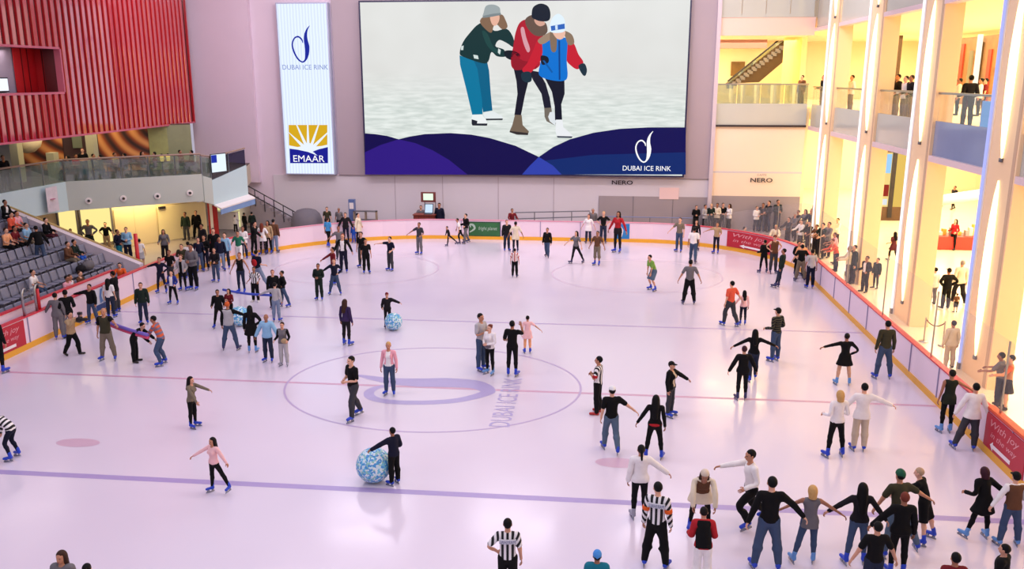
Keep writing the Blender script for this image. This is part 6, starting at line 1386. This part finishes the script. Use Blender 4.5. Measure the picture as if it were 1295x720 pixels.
for x in (-.22,.22): mb.tube([(x,-.35,.1),(x,.0,.5),(x,.5,1.05)],.02,STEEL)
mb.tube([(-.22,.5,1.05),(.22,.5,1.05)],.025,DARK); mb.build('frame',e)
for x in (-.25,.25):
    for y in (-.35,.3): mb=MB(); mb.tube([(x-.02,y,.1),(x+.02,y,.1)],.1,DARK,n=14); mb.build('wheel',e)
# people in the stands
def sit(px,py,row,face,tp,bt,hr,lb,h=1.7,arms='lap',lean=8):
    x,z=ROW[row]; q=atx(px,py,x-.02); P_(px,py,None,face,tp,bt,hr,'bs',lb,at=(x+.0,min(q[1],37.2),z-.02),h=h,arms=arms,legs='sit',lean=lean,group='spectators in the stands')
sit(37,339,1,100,'tee:wht','jeans:jean','short:blk','person in white t-shirt with black hair seated behind the red post')
sit(84,340,0,90,'tank:wht','jeans:dk','short:brn','woman in white top seated in the front row of the stands')
sit(97,339,0,95,'long:brn','trousers:dk','short:brn','person in brown seated in the front row next to the white top')
sit(79,330,0,85,'tee:pink','trousers:dk','short:dbrn','person in pink half hidden behind the woman in white top')
sit(82,306,2,95,'jacket:brn','trousers:khk','short:dbrn','person in brown jacket seated high in the stands near the end wall')
sit(90,302,2,100,'jacket:dgrn','jeans:blue','short:blk','person in dark green with blue jeans seated beside the brown jacket')
sit(68,291,4,95,'jacket:blk','trousers:maroon','short:blk','person in black seated against the end wall of the stands')
sit(4,260,6,90,['jacket:blk','tank:wht'],'trousers:dk','short:blk','person in black over white in the top row at the picture edge')
sit(11,272,5,95,'jacket:coral','trousers:dk','short:dbrn','person in bright coral red jacket high in the stands')
sit(19,275,5,90,'tee:pink','jeans:lgry','short:dbrn','person in pink seated next to the coral red jacket')
sit(4,288,4,90,'tee:peach','trousers:blk','short:brn','person in peach with black trousers in the stands at the picture edge')
sit(15,287,4,95,'tee:dred','trousers:blk','short:dbrn','person in dark red with black trousers next to the one in peach')
sit(30,286,4,90,'tee:lblue','trousers:khk','short:dbrn','person in light blue near the standing man in the stands')
x,z=ROW[3]; q=atx(42,281,x); P_(42,281,None,230,'jacket:blk','jeans:jean','short:dbrn','bs','man in black jacket and jeans stepping between the rows of the stands',at=(x+.15,q[1],z),h=1.75,lean=28,arms='lo',legs='wk',group='spectators in the stands')
def bagitem(px,py,row,m,lb,s=.24):
    x,z=ROW[row]; q=atx(px,py,x); e=empty('bag',(x+.05,q[1],z+.41),lb,'bag','bags on the seats'); V,F=surfnet(lambda p: ell(p,(0,0,s*.8),(s*.8,s*1.1,s*.8))+.01*np.sin(22*p[:,0])*np.sin(19*p[:,1]),(-.4,-.4,-.1),(.4,.4,.6),.05); link('pouch',fastmesh('pouch',V,F,m,None,True),e); mb=MB(); mb.tube([(0,-s*.6,s*1.3),(0,-s*.3,s*1.9),(0,s*.3,s*1.9),(0,s*.6,s*1.3)],.018,DARK); mb.build('handle',e)
bagitem(108,318,1,cloth('gry'),'grey bag heaped on the seats near the end wall',.3); bagitem(120,330,0,cloth('purp'),'purple-black bag on the front row near the end wall'); bagitem(99,326,1,cloth('dk'),'dark bag on the seats below the blue jeans')
# cafe guests behind the glass rail
for k,(px,off,tp,hr,fc,lb,st) in enumerate(((105,3.4,'tee:blk','short:red',20,'guest in black with white pattern standing at the cafe rail',1),(96,2.2,'tee:red','short:blk',60,'guest in red top seated behind the cafe rail by the short pier',0),(86,3.0,'long:brn','long:dbrn',300,'guest in brown seated behind the cafe rail near the swirl picture',0),(118,2.6,'jacket:gry','short:blk',90,'guest in grey seated behind the cafe rail below the cream column',0),(127,3.4,'jacket:dk','short:dbrn',280,'guest in dark jacket seated beyond the cream column',0),(145,2.4,'tee:yel','short:dbrn',90,'guest in yellow seated behind the cafe rail under the orange-brown picture',0),(158,3.2,'jacket:dgrn','short:blk',270,'guest in dark green seated under the orange-brown picture',0),(180,2.4,'long:dk','long:dbrn',80,'guest in charcoal seated behind the rail before the lanterns',0),(196,3.0,'tee:brn','short:dbrn',280,'guest in brown t-shirt seated before the lanterns',0),(228,2.4,'tee:dred','short:dbrn',90,'guest in dark red seated behind the rail past the lanterns',0),(243,3.0,'jacket:dk','short:dbrn',280,'guest in dark jacket seated at the balcony corner',0))):
    a=kp(px,200,off); P_(px,0,None,fc,tp,'trousers:dk',hr,'bs',lb,at=(a[0],a[1],4.27),h=1.72,arms='lap' if not st else 'clasp',legs='st' if st else 'sit',group='cafe guests')
a=onplane(3,192,A+[-1.2,0,0],[1,0,0]); P_(3,192,None,60,'jacket:dk','trousers:dk','short:dbrn','bs','dark figure standing on the cafe balcony at the picture edge',at=(-29.3,a[1],4.27),h=1.75,arms='dn',group='cafe guests')
# held and lying things
def pole(name,label,cat,a,b,r,items):
    a=np.array(a);b=np.array(b); e=empty(name,a,label,cat); d=b-a
    for nm,m,off in items:
        mb=MB(); L=[d*t+np.array(off)+[0,0,-.06*math.sin(math.pi*t)] for t in np.linspace(0,1,9)]; mb.tube(L,r,m,n=10); mb.build(nm,e,smooth=True)
a=atz(124.5,403,1.15);b=atz(187,425.5,1.12)
pole('foam_pole','long red and blue foam pole held across by the man in khaki trousers','pole',a,b,.06,[('blue_tube',mat('foam_blue',(120,100,190),.6),(0,0,.05)),('red_tube',mat('foam_red',(206,70,110),.6),(0,0,-.05))])
a=atz(282,366.5,1.12);b=atz(345,373.5,1.12); pole('foam_pole','long blue foam tube held out to the man in pale grey sweatshirt','pole',a,b,.05,[('blue_tube',mat('foam_deepblue',(60,80,190),.6),(0,0,0))])
c=atz(100,447,0); c=np.array([c[0]+.0,c[1],1.28]); 
pb=PHOT.location; c=np.array([pb[0]+.42,pb[1]-.05,1.36]); e=empty('camera',c,'black camera with flash held up by the photographer in tan','camera'); mb=MB(); mb.box((-.09,-.09,-.08),(.07,.09,.08),DARK); mb.build('camera_body',e,bevel=.01); mb=MB(); mb.tube([(.07,0,0),(.26,0,0)],[.06,.065],DARK,n=14); mb.build('lens',e); mb=MB(); mb.tube([(-.02,0,.08),(.0,0,.2)],.025,DARK); mb.box((-.04,-.05,.18),(.1,.05,.27),DARK); mb.build('flash',e)
